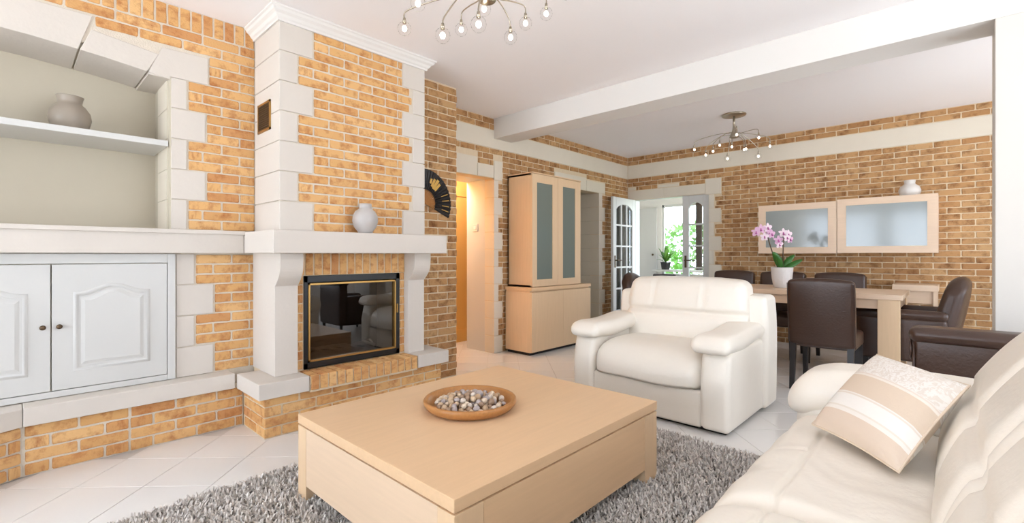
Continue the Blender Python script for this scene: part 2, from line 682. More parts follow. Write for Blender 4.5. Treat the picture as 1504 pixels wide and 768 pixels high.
def get_brick_mesh(i, mat):
    k = (i, mat)
    if k not in BRICK_MESHES:
        me = bpy.data.meshes.new('brick')
        me.from_pydata(*(BRICK_SHAPES[i][0], [], BRICK_SHAPES[i][1]))
        me.materials.append(M[mat])
        BRICK_MESHES[k] = me
    return BRICK_MESHES[k]


class Bricks:
    """gathers bricks as (centre on the face plane, angle about z, size along the wall, height, roll); emit() links them"""

    def __init__(self, mat):
        self.mat = mat
        self.specs = []

    def one(self, c, ang, L, H, upright=False):
        self.specs.append((Vector(c), ang, L, H, upright))

    def run(self, p0, udir, ang, z0, z1, intervals, phase=0.0, length=None):
        """one course on the line p0 + u * udir (p0 a 2-D point); intervals [(u0, u1), ...]"""
        Lp = (length or BL) + JT
        for a, b in intervals:
            k = math.floor((a - phase) / Lp)
            while phase + k * Lp < b:
                u0 = max(a, phase + k * Lp)
                u1 = min(b, phase + k * Lp + Lp - JT)
                k += 1
                if u1 - u0 < 0.022:
                    continue
                um = (u0 + u1) / 2
                dep = random.uniform(-0.0015, 0.002)
                nx, ny = -math.sin(ang), math.cos(ang)
                self.one((p0[0] + udir[0] * um + nx * dep, p0[1] + udir[1] * um + ny * dep, (z0 + z1) / 2), ang, u1 - u0, z1 - z0)

    def uprights(self, p0, udir, ang, z0, z1, a, b, pitch=0.063):
        n = max(1, round((b - a) / pitch))
        p = (b - a) / n
        for i in range(n):
            um = a + (i + 0.5) * p
            self.one((p0[0] + udir[0] * um, p0[1] + udir[1] * um, (z0 + z1) / 2), ang, p - JT, z1 - z0, True)

    def emit(self, parent, cap=300):
        off = root_loc(parent)

        def score(s):
            pr = project(s[0])
            if pr is None:
                return 0
            inside = -20 < pr[0] < 1524 and -20 < pr[1] < 788
            return (10 if inside else 0.001) * s[2] * s[3] / pr[2] ** 2
        ss = sorted(self.specs, key=score, reverse=True)
        for c, ang, L, H, up in ss[:cap]:
            i = random.randrange(len(BRICK_SHAPES))
            o = bpy.data.objects.new('brick', get_brick_mesh(i, self.mat))
            o.parent = parent
            self.place(o, c - off, ang, L, H, up)
            COL.objects.link(o)
        if len(ss) > cap:
            mb = MB()
            for c, ang, L, H, up in ss[cap:]:
                i = random.randrange(len(BRICK_SHAPES))
                v, f = BRICK_SHAPES[i]
                mtx = self.matrix(c, ang, L, H, up)
                mb.add([tuple(mtx @ Vector(p)) for p in v], f)
            o = mb.build('bricks_beyond', self.mat, parent)
            o['kind'] = 'stuff'

    def matrix(self, c, ang, L, H, up):
        R = Matrix.Rotation(ang, 4, 'Z')
        if up:
            S = Matrix.Diagonal((H / BL, 1, L / BH, 1))
            return Matrix.Translation(c) @ R @ Matrix.Rotation(PI / 2, 4, 'Y') @ S
        S = Matrix.Diagonal((L / BL, 1, H / BH, 1))
        return Matrix.Translation(c) @ R @ S

    def place(self, o, c, ang, L, H, up):
        o.matrix_basis = self.matrix(c, ang, L, H, up)


# orientation angles: local +y is the outward normal, local x runs along the wall
A_PX = -PI / 2   # faces +X
A_NY = PI        # faces -Y
A_PY = 0.0       # faces +Y

# ================================================================== THE SETTING
CEIL = 2.735
W = -3.62          # face of the fireplace wall
XF = -3.923        # face of the far left wall
YB = 6.933         # face of the dining wall
XR = 2.75          # right wall
YR = -4.4         # rear wall
MR = 0.005         # mortar set back from brick faces

# ---- floor with diagonal tiles
floor = tag(MB().box(-6.2, 3.0, -4.6, 9.2, -0.12, -0.0025).build('floor', 'grout'), kind='structure', label='white polished floor tiles laid on the diagonal')
P = 0.466 / math.sqrt(2)
tile_size = P - 0.0035
tme = bpy.data.meshes.new('tile')
hs = tile_size / 2
b = 0.0012
tme.from_pydata([(-hs, -hs, -.006), (hs, -hs, -.006), (hs, hs, -.006), (-hs, hs, -.006), (-hs, -hs, -b), (hs, -hs, -b), (hs, hs, -b), (-hs, hs, -b),
                 (-hs + b, -hs + b, 0), (hs - b, -hs + b, 0), (hs - b, hs - b, 0), (-hs + b, hs - b, 0)], [],
                [(0, 1, 5, 4), (1, 2, 6, 5), (2, 3, 7, 6), (3, 0, 4, 7), (4, 5, 9, 8), (5, 6, 10, 9), (6, 7, 11, 10), (7, 4, 8, 11), (8, 9, 10, 11)])
tme.materials.append(M['tile'])
spots = []
for i in range(-40, 40):
    for j in range(-40, 40):
        s = -2.02 + 0.466 * (i + 0.5)      # x + y
        d = 3.39 + 0.466 * (j + 0.5)       # y - x
        x, y = (s - d) / 2, (s + d) / 2
        if -5.2 < x < XR + 0.1 and YR - 0.1 < y < 9.0:
            if x < -3.6 and y < 2.7:
                continue
            pr = project((x, y, 0))
            vis = pr is not None and -60 < pr[0] < 1560 and pr[1] < 830
            hid = (-0.5 < x < 0.45 and 0.6 < y < 2.7) or (-2.35 < x < -0.4 and -0.2 < y < 2.65)
            spots.append((0 if vis and not hid else 1, pr[2] if pr else 99, x, y))
spots.sort()
rest = MB()
for k, (v_, d_, x, y) in enumerate(spots):
    if v_ == 0 and k < 300:
        o = bpy.data.objects.new('tile', tme)
        o.parent = floor
        o.location = (x, y, random.uniform(-0.0004, 0.0004))
        o.rotation_euler = (0, 0, PI / 4)
        COL.objects.link(o)
    else:
        c_, s_ = math.cos(PI / 4), math.sin(PI / 4)
        rest.add([(x + c_ * v.co.x - s_ * v.co.y, y + s_ * v.co.x + c_ * v.co.y, v.co.z) for v in tme.vertices], [tuple(p.vertices) for p in tme.polygons])
o = rest.build('tiles_beyond', 'tile', floor)
o['kind'] = 'stuff'

# ---- ceiling and beam
tag(box('ceiling', -4.3, XR + 0.2, YR - 0.2, YB + 0.02, CEIL, CEIL + 0.15, 'ceiling'), kind='structure')
tag(box('beam', XF - 0.05, XR + 0.05, 3.86, 4.155, 2.5, CEIL, 'plaster', bevel=0.004), kind='structure', label='white ceiling beam between living and dining area')
tag(box('wall_column', 0.16, 0.62, 3.86, 4.155, 0, 2.5, 'column_dimmed', bevel=0.004), kind='structure', label='white square column carrying the ceiling beam')

# ---- rear wall with wide windows, right wall with windows (behind and beside the viewer)
rw = MB()
zt = 2.45
for a, b_ in ((-4.3, -3.6), (-1.7, -1.4), (0.5, 2.95)):
    rw.box(a, b_, YR - 0.2, YR, 0, CEIL)
rw.box(-3.6, -1.7, YR - 0.2, YR, zt, CEIL).box(-1.4, 0.5, YR - 0.2, YR, zt, CEIL)
rw.box(-3.6, -1.7, YR - 0.2, YR, 0, 0.06).box(-1.4, 0.5, YR - 0.2, YR, 0, 0.06)
tag(rw.build('wall_rear', 'plaster'), kind='structure')
for k, (a, b_, nn) in enumerate(((-3.6, -1.7, 2), (-1.4, 0.5, 2))):
    wf = MB()
    for i in range(nn + 1):
        x = a + (b_ - a) * i / nn
        x0 = max(a, x - 0.03)
        wf.box(x0, min(b_, x + 0.03), YR - 0.12, YR - 0.06, 0.06, zt)
    wf.box(a, b_, YR - 0.12, YR - 0.06, 0.06, 0.12).box(a, b_, YR - 0.12, YR - 0.06, zt - 0.06, zt)
    tag(wf.build('window_%d' % (k + 1), 'white_paint'), kind='structure')
sw = MB()
SIDE = ((0.9, 3.2, 0.7, 2.3), (4.3, 5.95, 0.55, 2.2))  # first: unseen window added to brighten faces turned right; second: dining window
for a, b_ in ((YR - 0.2, 0.9), (3.2, 4.3), (5.95, YB + 0.2)):
    sw.box(XR, XR + 0.2, a, b_, 0, CEIL)
for a, b_, z0, z1 in SIDE:
    sw.box(XR, XR + 0.2, a, b_, 0, z0).box(XR, XR + 0.2, a, b_, z1, CEIL)
tag(sw.build('wall_right', 'plaster'), kind='structure')
for k, (a, b_, z0, z1) in enumerate(SIDE):
    wf = MB()
    for i in range(3):
        y = a + (b_ - a) * i / 2
        wf.box(XR + 0.06, XR + 0.12, max(a, y - 0.03), min(b_, y + 0.03), z0, z1)
    wf.box(XR + 0.06, XR + 0.12, a, b_, z0, z0 + 0.06).box(XR + 0.06, XR + 0.12, a, b_, z1 - 0.06, z1)
    tag(wf.build('window_%d' % (k + 3), 'white_paint'), kind='structure')

# ------------------------------------------------------------------ fireplace wall (left)
NY0, NY1 = -1.30, 0.695     # niche opening along Y
NX = -4.04                  # niche back
wl_ = MB()
wf_ = W - MR
wl_.box(-4.2, wf_, NY1, 2.33, 0, CEIL)                      # right of the niche, behind chimney, up to the pier
wl_.box(-4.2, wf_, NY0, NY1, 0, 1.31)                       # below niche
wl_.box(-4.2, wf_, NY0, NY1, 2.36, CEIL)                    # above niche
wl_.box(-4.2, wf_, YR, NY0, 0, CEIL)
wall_left = tag(wl_.build('wall_left', 'mortar'), kind='structure', label='brick fireplace wall with arched niche and stone quoins')
nb = MB()
nb.box(NX - 0.05, NX, NY0, NY1, 1.31, 2.36)
nb.box(NX, wf_ + 0.003, NY1 - 0.006, NY1 + 0.01, 1.31, 2.34)
nb.box(NX, wf_ + 0.003, NY0 - 0.01, NY0 + 0.006, 1.31, 2.34)
ays = np.linspace(NY0, NY1, 21)
nb.prism([(y, 2.350 - 0.085 * (y + 0.30) ** 2) for y in ays] + [(NY1, 2.42), (NY0, 2.42)], 'X', NX, wf_ - 0.02)
o = nb.build('niche_lining', 'plaster_cream', wall_left)
o['label'] = 'cream plaster lining of the niche'


def stone_poly(poly, x_face, depth, parent, name='stone', mat='stone'):
    """block with outline in (Y, z) on a wall facing +X"""
    return MB().prism(poly, 'X', x_face - depth, x_face).build(name, mat, parent, bevel=0.004)


def stone_box(y0, y1, z0, z1, x_face, parent, depth=0.03, mat='stone'):
    g = 0.003
    return box('stone', x_face - depth, x_face, y0 + g, y1 - g, z0 + g, z1 - g, mat, parent, bevel=0.003)


WS = W + 0.004
# arch of the niche: curve of the underside and the stepped stones above it


def arch_z(y):
    t = (y + 0.30) / 1.0
    return 2.340 - 0.085 * t * t


def arch_stone(y0, y1, ztop0, ztop1, lean0=0.0, lean1=0.0):
    ys = np.linspace(y0 + 0.002, y1 - 0.002, 7)
    low = [(y, arch_z(y)) for y in ys]
    up = [(y1 + lean1 - 0.002, ztop1), (y0 + lean0 + 0.002, ztop0)]
    return MB().prism(low + up, 'X', NX, WS).build('stone', 'stone', wall_left, bevel=0.004)


arch_stone(-0.93, 0.265, 2.522, 2.522, -0.06, 0.062)
arch_stone(0.268, 0.578, 2.444, 2.398, 0.05, 0.06)
arch_stone(-1.22, -0.935, 2.40, 2.444, -0.06, -0.05)
k_low = [(0.582, arch_z(0.582)), (0.64, arch_z(0.64)), (0.695, arch_z(0.695)), (0.695, 2.275), (0.9, 2.275), (0.9, 2.452), (0.652, 2.448)]
MB().prism(k_low, 'X', W - 0.05, WS).build('stone', 'stone', wall_left, bevel=0.004)
box('stone', NX, wf_, 0.584, NY1, 2.262, 2.40, 'stone', wall_left)
k_low = [(-0.6 - y, z) for y, z in k_low][::-1]
MB().prism(k_low, 'X', W - 0.05, WS).build('stone', 'stone', wall_left, bevel=0.004)
# quoins beside the niche and below the shelf
zq = [1.31, 1.503, 1.696, 1.889, 2.082, 2.275]
for i in range(5):
    wide = i % 2 == 1
    stone_box(NY1, 0.887 if wide else 0.783, zq[i], zq[i + 1], WS, wall_left, 0.05)
    # return of each quoin inside the niche reveal
    o = box('stone', NX + 0.1, WS - 0.051, NY1 - 0.010, NY1 - 0.004, zq[i] + 0.003, zq[i + 1] - 0.003, 'stone_cream', wall_left)
zl = [0.363, 0.556, 0.757, 0.957, 1.157]
for i in range(4):
    wide = i % 2 == 0
    stone_box(0.722, 0.932 if wide else 0.824, zl[i], zl[i + 1], WS, wall_left, 0.05)

br = Bricks('brick')
p0, ud = (W, 0.0), (0, 1)
CHY0, CHY1 = 1.19, 2.324
for r in range(20):
    z0 = 1.3115 + 0.0643 * r
    if r < 15:
        a = (0.792, 0.896)[(r // 3) % 2]
    elif r < 18:
        a = 0.909
    else:
        a = 0.338 if r == 18 else -1.0
    br.run(p0, ud, A_PX, z0 + 0.004, z0 + 0.0595, [(a, CHY0 - 0.005)], phase=0.1 + (0.11 if r % 2 else 0.0))
br.uprights(p0, ud, A_PX, 2.603, 2.731, -0.4, CHY0 - 0.004, 0.064)
for r in range(12):
    z0 = 0.366 + 0.0657 * r
    a = (0.941, 0.833)[(r // 3) % 2]
    br.run(p0, ud, A_PX, z0 + 0.004, z0 + 0.060, [(a, CHY0 - 0.002)], phase=0.05 + (0.11 if r % 2 else 0.0))
br.emit(wall_left)
br = Bricks('brick')
# plinth courses (straight part, then the angled end towards the viewer)
XP = -3.512
for r in range(4):
    z0 = 0.003 + 0.0655 * r
    ph = 0.0 if r % 2 else 0.11
    br.run((XP, 0), ud, A_PX, z0 + 0.004, z0 + 0.060, [(0.052, 0.472), (0.482, 1.074)], phase=0.042 + ph)
    ca, sa = math.cos(math.radians(-26)), math.sin(math.radians(-26))
    br.run((XP + 0.004, 0.042), (-sa, -ca), A_PX + math.radians(26), z0 + 0.004, z0 + 0.060, [(0.006, 0.9)], phase=0.006 + ph * 0.5)
pm = MB().box(W - 0.006, XP - MR, 0.04, 1.08, 0, 0.266)
ca, sa = math.cos(math.radians(26)), math.sin(math.radians(26))
q0 = (XP - MR, 0.04)
q1 = (q0[0] + sa * 1.0, q0[1] - ca * 1.0)
pm.prism([(q0[0], q0[1]), (W - 0.006, 0.04), (W - 0.006, q1[1]), q1], 'Z', 0, 0.266)
br.emit(tag(pm.build('wall_plinth', 'mortar'), kind='structure', label='low orange brick plinth under the white ledge'))
# ledge on the plinth
lg = MB().box(W - 0.03, -3.475, 0.045, 1.02, 0.266, 0.363).build('trim_1', 'stone', None, bevel=0.004)
tag(lg, kind='structure', label='white stone ledge above the low brick plinth')
lg2 = MB()
q0 = (-3.482, 0.043)
q1 = (q0[0] + sa * 1.0, q0[1] - ca * 1.0)
lg2.prism([(q0[0], q0[1]), (W - 0.03, 0.043), (W - 0.03, q1[1]), q1], 'Z', 0.266, 0.360)
tag(lg2.build('trim_2', 'stone', None, bevel=0.004), kind='structure', label='angled end of the white stone ledge')
# shelf band (overmantel) along the wall
t3 = MB()
t3.box(W - 0.03, -3.535, -1.3, 1.09, 1.16, 1.285)
t3.box(W - 0.42, -3.52, -1.3, 1.095, 1.283, 1.309)
tag(t3.build('trim_3', 'stone', None, bevel=0.003), kind='structure', label='long white stone shelf under the arched niche')

# shelf inside the niche
tag(box('niche_shelf', NX, W + 0.002, NY0 + 0.008, NY1 - 0.012, 1.832, 1.868, 'white_paint', bevel=0.003), 'thick white plaster shelf across the arched wall niche', 'shelf')

# ---- built-in cupboard under the niche
cup = empty('built_in_cupboard', (-3.61, 0.15, 0.363), 'white built-in cupboard with two arched panel doors left of fireplace', 'cupboard')
cf = MB()
XC = -3.602
cf.box(-3.64, XC, 0.676, 0.718, 0.366, 1.156).box(-3.64, XC, -0.46, 0.676, 1.10, 1.156).box(-3.64, XC, -0.46, 0.676, 0.366, 0.40).box(-3.64, XC, -0.46, -0.372, 0.40, 1.10)
cf.build('frame', 'white_paint', cup, bevel=0.003)
box('cabinet_body', -3.66, -3.632, -0.45, 0.70, 0.368, 1.154, 'gap', cup)


def arch_panel(y0, y1, z0, z1, rise, x0, x1, shrink=0.0):
    y0 += shrink; y1 -= shrink; z0 += shrink; z1 -= shrink
    pts = [(y0, z0), (y1, z0)]
    # cathedral top: flat shoulders then a bow
    sh = 0.06 * (y1 - y0)
    top = []
    for k in range(0, 15):
        t = k / 14
        y = y1 - t * (y1 - y0)
        e = (y - (y0 + y1) / 2) / ((y1 - y0) / 2 - sh)
        z = z1 + (rise * 0.5 * (1 + math.cos(PI * e)) if abs(e) < 1 else 0)
        top.append((y, z))
    return pts + top


def panel_door(y0, y1, knob_y):
    z0, z1 = 0.404, 1.096
    d = box('door', -3.628, XC + 0.001, y0, y1, z0, z1, 'white_paint', cup, bevel=0.002)
    # moulded frame groove ring then raised field
    out = arch_panel(y0 + 0.085, y1 - 0.085, z0 + 0.095, z1 - 0.155, 0.045, 0, 0)
    inn = arch_panel(y0 + 0.085, y1 - 0.085, z0 + 0.095, z1 - 0.155, 0.045, 0, 0, 0.022)
    n_ = len(out)
    v = [(XC + 0.001, p[0], p[1]) for p in out] + [(XC + 0.010, (p[0] + q[0]) / 2, (p[1] + q[1]) / 2) for p, q in zip(out, inn)] + [(XC + 0.002, p[0], p[1]) for p in inn]
    f = []
    for a in (0, n_):
        for i in range(n_):
            j = (i + 1) % n_
            f.append((a + i, a + j, a + n_ + j, a + n_ + i))
    link_mesh('moulding', v, f, 'white_paint', d, smooth=True)
    fld = arch_panel(y0 + 0.085, y1 - 0.085, z0 + 0.095, z1 - 0.155, 0.045, 0, 0, 0.05)
    fl2 = arch_panel(y0 + 0.085, y1 - 0.085, z0 + 0.095, z1 - 0.155, 0.045, 0, 0, 0.032)
    v = [(XC + 0.001, p[0], p[1]) for p in fl2] + [(XC + 0.007, p[0], p[1]) for p in fld]
    f = [(i, (i + 1) % n_, n_ + (i + 1) % n_, n_ + i) for i in range(n_)] + [tuple(range(n_, 2 * n_))]
    link_mesh('raised_panel', v, f, 'white_paint', d)
    kb = MB()
    prof = [(0.0, 0.026), (0.006, 0.026), (0.012, 0.022), (0.0135, 0.017), (0.011, 0.012), (0.005, 0.009), (0.0045, 0.003), (0.009, 0.0), (0.009, -0.002)]
    m_ = MB().lathe(prof, (0, 0, 0), 16)
    kb.add([(XC + p[2], knob_y + p[0], 0.755 + p[1]) for p in m_.v], m_.f)
    ko = kb.build('knob', 'bronze', d, smooth=True)
    ko['label'] = 'round aged bronze knob'


panel_door(0.156, 0.673, 0.185)
panel_door(-0.369, 0.150, 0.120)

# ------------------------------------------------------------------ FIREPLACE
CFX = -3.175                 # chimney front face
fp = empty('fireplace', (-3.3, 1.74, 0), 'brick and white stone fireplace with mantel, glass firebox and raised hearth', 'fireplace')
cb = MB()
cb.box(W, CFX - MR, CHY0 + MR, CHY1 - MR, 1.30, CEIL - 0.002)
breast = cb.build('chimney_breast', 'mortar', fp)
breast['label'] = 'orange brick chimney breast with white stone corners'
# stone corners of the breast: 7 blocks each side
nbk = 7
hb = (2.667 - 1.305) / nbk
for i in range(nbk):
    z0, z1 = 1.305 + hb * i, 1.305 + hb * (i + 1)
    wide = i % 2 == 0
    g = 0.0025
    box('stone', W + 0.001, CFX + 0.003, CHY0 - 0.003, (1.403 if wide else 1.301), z0 + g, z1 - g, 'stone', breast, bevel=0.004)
    box('stone', W + 0.3, CFX + 0.003, (2.12 if wide else 2.214), CHY1 + 0.003, z0 + g, z1 - g, 'stone', breast, bevel=0.004)
brk = Bricks('brick')
for i in range(nbk):
    wide = i % 2 == 0
    for r in range(3):
        z0 = 1.305 + hb * i + hb / 3 * r
        brk.run((CFX, 0), (0, 1), A_PX, z0 + 0.0055, z0 + hb / 3 - 0.005, [((1.413 if wide else 1.311), (2.11 if wide else 2.204))], phase=1.415 + (0.11 if (i * 3 + r) % 2 else 0.0))
brk.emit(breast)
# cornice under the ceiling, wrapped round three sides
co = MB()
prof = [(0.0, 2.655), (0.016, 2.655), (0.018, 2.668), (0.028, 2.676), (0.038, 2.692), (0.055, 2.704), (0.062, 2.718), (0.072, 2.724), (0.074, 2.734), (0.0, 2.734)]
v = []
f = []
npf = len(prof)
for (px, py, dx, dy) in ((W, CHY0, 0, -1), (CFX, CHY0, 1, -1), (CFX, CHY1, 1, 1), (-3.467, CHY1, 0, 1)):
    for o_, z in prof:
        v.append((px + dx * o_, py + dy * o_, z))
for s in range(3):
    for i in range(npf):
        j = (i + 1) % npf
        f.append((s * npf + i, (s + 1) * npf + i, (s + 1) * npf + j, s * npf + j))
f.append(tuple(range(npf)))
f.append(tuple(range(3 * npf, 4 * npf))[::-1])
link_mesh('cornice', v, f, 'plaster', fp)
# mantel
MB().prism([(W + 0.001, 1.094), (-3.02, 1.094), (-3.02, 2.435), (-3.467, 2.435), (-3.467, 2.328), (W + 0.001, 2.328)], 'Z', 1.16, 1.303).build('mantel', 'stone', fp, bevel=0.004)
# brass ventilation grille on the side of the breast
vg = empty('air_vent', (-3.43, CHY0 - 0.003, 2.08), 'small brass air vent grille on side of chimney breast', 'vent')
g_ = MB()
vx0, vx1, vz0, vz1 = -3.54, -3.315, 1.985, 2.182
for a in ((vx0, vx1, vz0, vz0 + 0.014), (vx0, vx1, vz1 - 0.014, vz1), (vx0, vx0 + 0.014, vz0, vz1), (vx1 - 0.014, vx1, vz0, vz1)):
    g_.box(a[0], a[1], CHY0 - 0.012, CHY0 - 0.003, a[2], a[3])
g_.build('frame', 'brass', vg)
box('backing', vx0 + 0.01, vx1 - 0.01, CHY0 - 0.007, CHY0 - 0.0035, vz0 + 0.01, vz1 - 0.01, 'gap', vg)
for k in range(12):
    z = vz0 + 0.02 + k * (vz1 - vz0 - 0.04) / 11
    box('slat', vx0 + 0.013, vx1 - 0.013, CHY0 - 0.011, CHY0 - 0.006, z - 0.005, z + 0.005, 'bronze', vg)

# pillars with corbels: profile in (X, z), extruded along Y


def pillar(y0, y1):
    lo, hi = -3.205, -3.118
    pts = [(-3.467, 0.36), (lo, 0.36), (lo, 0.945), (lo + 0.012, 0.955)]
    for k in range(9):      # concave-convex swelling up to the mantel
        t = k / 8
        pts.append((lo + 0.014 + (hi - lo - 0.014) * math.sin(t * PI / 2) ** 1.0, 0.956 + 0.10 * t + 0.02 * t * t))
    pts += [(hi + 0.004, 1.12), (hi + 0.002, 1.16), (-3.467, 1.16)]
    return MB().prism(pts, 'Y', y0, y1).build('pillar', 'stone', fp, bevel=0.003)


for y0, y1 in ((1.170, 1.318), (2.19, 2.345)):
    o = pillar(y0, y1)
    o['label'] = 'white stone pillar with curved corbel'
# core wall around the firebox
FX = -3.262
cm = MB()
cm.box(-3.61, FX - MR, 1.178, 1.382, 0.30, 1.16).box(-3.61, FX - MR, 2.142, 2.33, 0.30, 1.16).box(-3.61, FX - MR, 1.382, 2.142, 1.0, 1.16)
surround = cm.build('surround', 'mortar_sand', fp)
bs = Bricks('brick')
bs.uprights((FX + 0.012, 0), (0, 1), A_PX, 1.008, 1.158, 1.322, 2.188, 0.0625)
for r in range(10):
    z0 = 0.363 + r * 0.0645
    bs.run((FX, 0), (0, 1), A_PX, z0 + 0.004, z0 + 0.0605, [(1.322, 1.374), (2.150, 2.188)])
bs.emit(surround)
box('lintel_backing', -3.3, FX + 0.006, 1.322, 2.188, 1.006, 1.16, 'mortar_sand', surround)
# side slab behind left pillar so the breast closes to the wall
box('side_panel', W, -3.4, 1.176, 1.30, 0.362, 1.16, 'stone', fp)

# firebox
fbx = MB()
FY0, FY1, FZ0, FZ1 = 1.380, 2.144, 0.362, 1.004
fx = -3.258
for a in ((FY0, FY1, FZ0, FZ0 + 0.04), (FY0, FY1, FZ1 - 0.048, FZ1), (FY0, FY0 + 0.028, FZ0, FZ1), (FY1 - 0.034, FY1, FZ0, FZ1)):
    fbx.box(fx - 0.05, fx, a[0], a[1], a[2], a[3])
firebox = fbx.build('firebox', 'black', fp, bevel=0.003)
firebox['label'] = 'black cast firebox frame'
tr_ = MB()
t0, t1, u0, u1 = FY0 + 0.030, FY1 - 0.036, FZ0 + 0.045, FZ1 - 0.053
for a in ((t0, t1, u0, u0 + 0.012), (t0, t1, u1 - 0.012, u1), (t0, t0 + 0.012, u0, u1), (t1 - 0.012, t1, u0, u1)):
    tr_.box(fx - 0.03, fx + 0.004, a[0], a[1], a[2], a[3])
tr_.build('brass_trim', 'brass', firebox)
box('glass_door', fx - 0.02, fx - 0.015, t0 + 0.002, t1 - 0.002, u0 + 0.002, u1 - 0.002, 'fireglass', firebox)
box('handle', fx + 0.004, fx + 0.016, t1 + 0.004, t1 + 0.012, 0.69, 0.76, 'brass', firebox, bevel=0.002)
inn = MB()
bx0 = -3.6
inn.box(bx0 - 0.02, bx0, FY0, FY1, FZ0, FZ1).box(bx0, fx - 0.05, FY0 - 0.02, FY0, FZ0, FZ1).box(bx0, fx - 0.05, FY1, FY1 + 0.02, FZ0, FZ1)
inn.box(bx0, fx - 0.05, FY0, FY1, FZ0 - 0.02, FZ0 + 0.01).box(bx0, fx - 0.05, FY0, FY1, FZ1, FZ1 + 0.02)
inn.build('fire_chamber', 'soot', firebox)
# ash bed with charred sticks
v = []
f = []
na, nb_ = 26, 14
for i in range(na + 1):
    for j in range(nb_ + 1):
        y = FY0 + 0.06 + (FY1 - FY0 - 0.12) * i / na
        x = bx0 + 0.03 + (fx - 0.10 - bx0) * j / nb_
        e = (1 - (2 * i / na - 1) ** 2) * (1 - (2 * j / nb_ - 1) ** 2)
        v.append((x, y, FZ0 + 0.008 + 0.09 * e * (0.7 + 0.5 * math.sin(9 * y + 4) * math.cos(17 * x)) + random.uniform(0, 0.012) * (e > 0.02)))
for i in range(na):
    for j in range(nb_):
        a = i * (nb_ + 1) + j
        f.append((a, a + nb_ + 1, a + nb_ + 2, a + 1))
o = link_mesh('ash_bed', v, f, 'ash', firebox)
for k in range(7):
    y = 1.52 + 0.08 * k
    a = random.uniform(-0.6, 0.6)
    x = -3.42 + random.uniform(-0.05, 0.07)
    MB().tube([(x - 0.08 * math.cos(a), y - 0.10 * math.sin(a) - 0.04, FZ0 + 0.07 + random.uniform(0, .02)), (x, y, FZ0 + 0.10), (x + 0.07 * math.cos(a), y + 0.1 * math.sin(a) + 0.05, FZ0 + 0.08)], [0.008, 0.012, 0.007], 6).build('stick', 'ash', firebox)

# hearth
hc = MB().box(W + 0.001, -3.125 - MR, 1.079 + MR, 2.328, 0, 0.262).box(-3.465, -3.125 - MR, 2.32, 2.46 - MR, 0, 0.262)
hc.box(-3.465, -3.075, 1.345, 2.185, 0.25, 0.352)
hearth = hc.build('hearth', 'mortar_sand', fp)
hearth['label'] = 'raised brick hearth with white stone end slabs'
bh = Bricks('brick')
for r in range(4):
    z0 = 0.003 + 0.0652 * r
    ph = 1.08 + (0.0 if r % 2 else 0.11)
    bh.run((-3.125, 0), (0, 1), A_PX, z0 + 0.004, z0 + 0.060, [(1.08, 2.459)], phase=ph)
    bh.run((0, 1.079), (1, 0), A_NY, z0 + 0.004, z0 + 0.060, [(-3.505, -3.126)], phase=-3.60 + (0.0 if r % 2 else 0.11))
    bh.run((0, 2.46), (1, 0), A_PY, z0 + 0.004, z0 + 0.060, [(-3.47, -3.126)], phase=-3.60 + (0.0 if r % 2 else 0.11))
bh.uprights((-3.066, 0), (0, 1), A_PX, 0.264, 0.356, 1.345, 2.186, 0.0605)
bh.emit(hearth)
# tops of the on-edge bricks
n_ = round((2.186 - 1.345) / 0.0605)
pp = (2.186 - 1.345) / n_
for i in range(n_):
    y0 = 1.345 + i * pp
    box('brick', -3.255, -3.0685, y0 + JT / 2, y0 + pp - JT / 2, 0.3, 0.359, 'brick', hearth, bevel=0.003)
for y0, y1 in ((1.03, 1.338), (2.190, 2.495)):
    o = box('slab', -3.476 if y0 < 2 else -3.46, -3.07, y0, y1, 0.262, 0.360, 'stone', hearth, bevel=0.004)

# ------------------------------------------------------------------ brick pier beyond the chimney
XPI = -3.47
wp = tag(MB().box(-3.95, XPI - MR, 2.332, 2.92 - MR, 0, CEIL).build('wall_pier', 'mortar_sand'), kind='structure', label='brown brick pier between fireplace and hall doorway')
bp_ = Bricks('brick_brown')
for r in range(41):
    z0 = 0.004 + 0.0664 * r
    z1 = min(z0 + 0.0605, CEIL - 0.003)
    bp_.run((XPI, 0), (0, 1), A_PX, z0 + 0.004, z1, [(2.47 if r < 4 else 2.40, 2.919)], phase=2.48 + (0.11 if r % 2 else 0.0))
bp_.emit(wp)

# ------------------------------------------------------------------ far left wall with two openings
DY0, DY1, DZ = 3.02, 3.863, 2.04
EY0, EY1, EZ = 5.16, 6.08, 2.08
wfm = MB()
xb = -4.08
xm = XF - MR
for a, b_ in ((2.90, DY0), (DY1, EY0), (EY1, YB + 0.2)):
    wfm.box(xb, xm, a, b_, 0, CEIL)
wfm.box(xb, xm, DY0, DY1, DZ, CEIL).box(xb, xm, EY0, EY1, EZ, CEIL)
wall_fl = tag(wfm.build('wall_far_left', 'mortar_sand'), kind='structure', label='brick dining wall behind the display cabinet with stone framed openings')
XS = XF + 0.004


def stc(y0, y1, z0, z1, x=XS, d=0.03):
    return stone_box(y0, y1, z0, z1, x, wall_fl, d, 'stone_cream')


band_z0, band_z1 = 2.383, 2.598
stc(2.93, YB - 0.003, band_z0 + 0.002, band_z1 - 0.002)
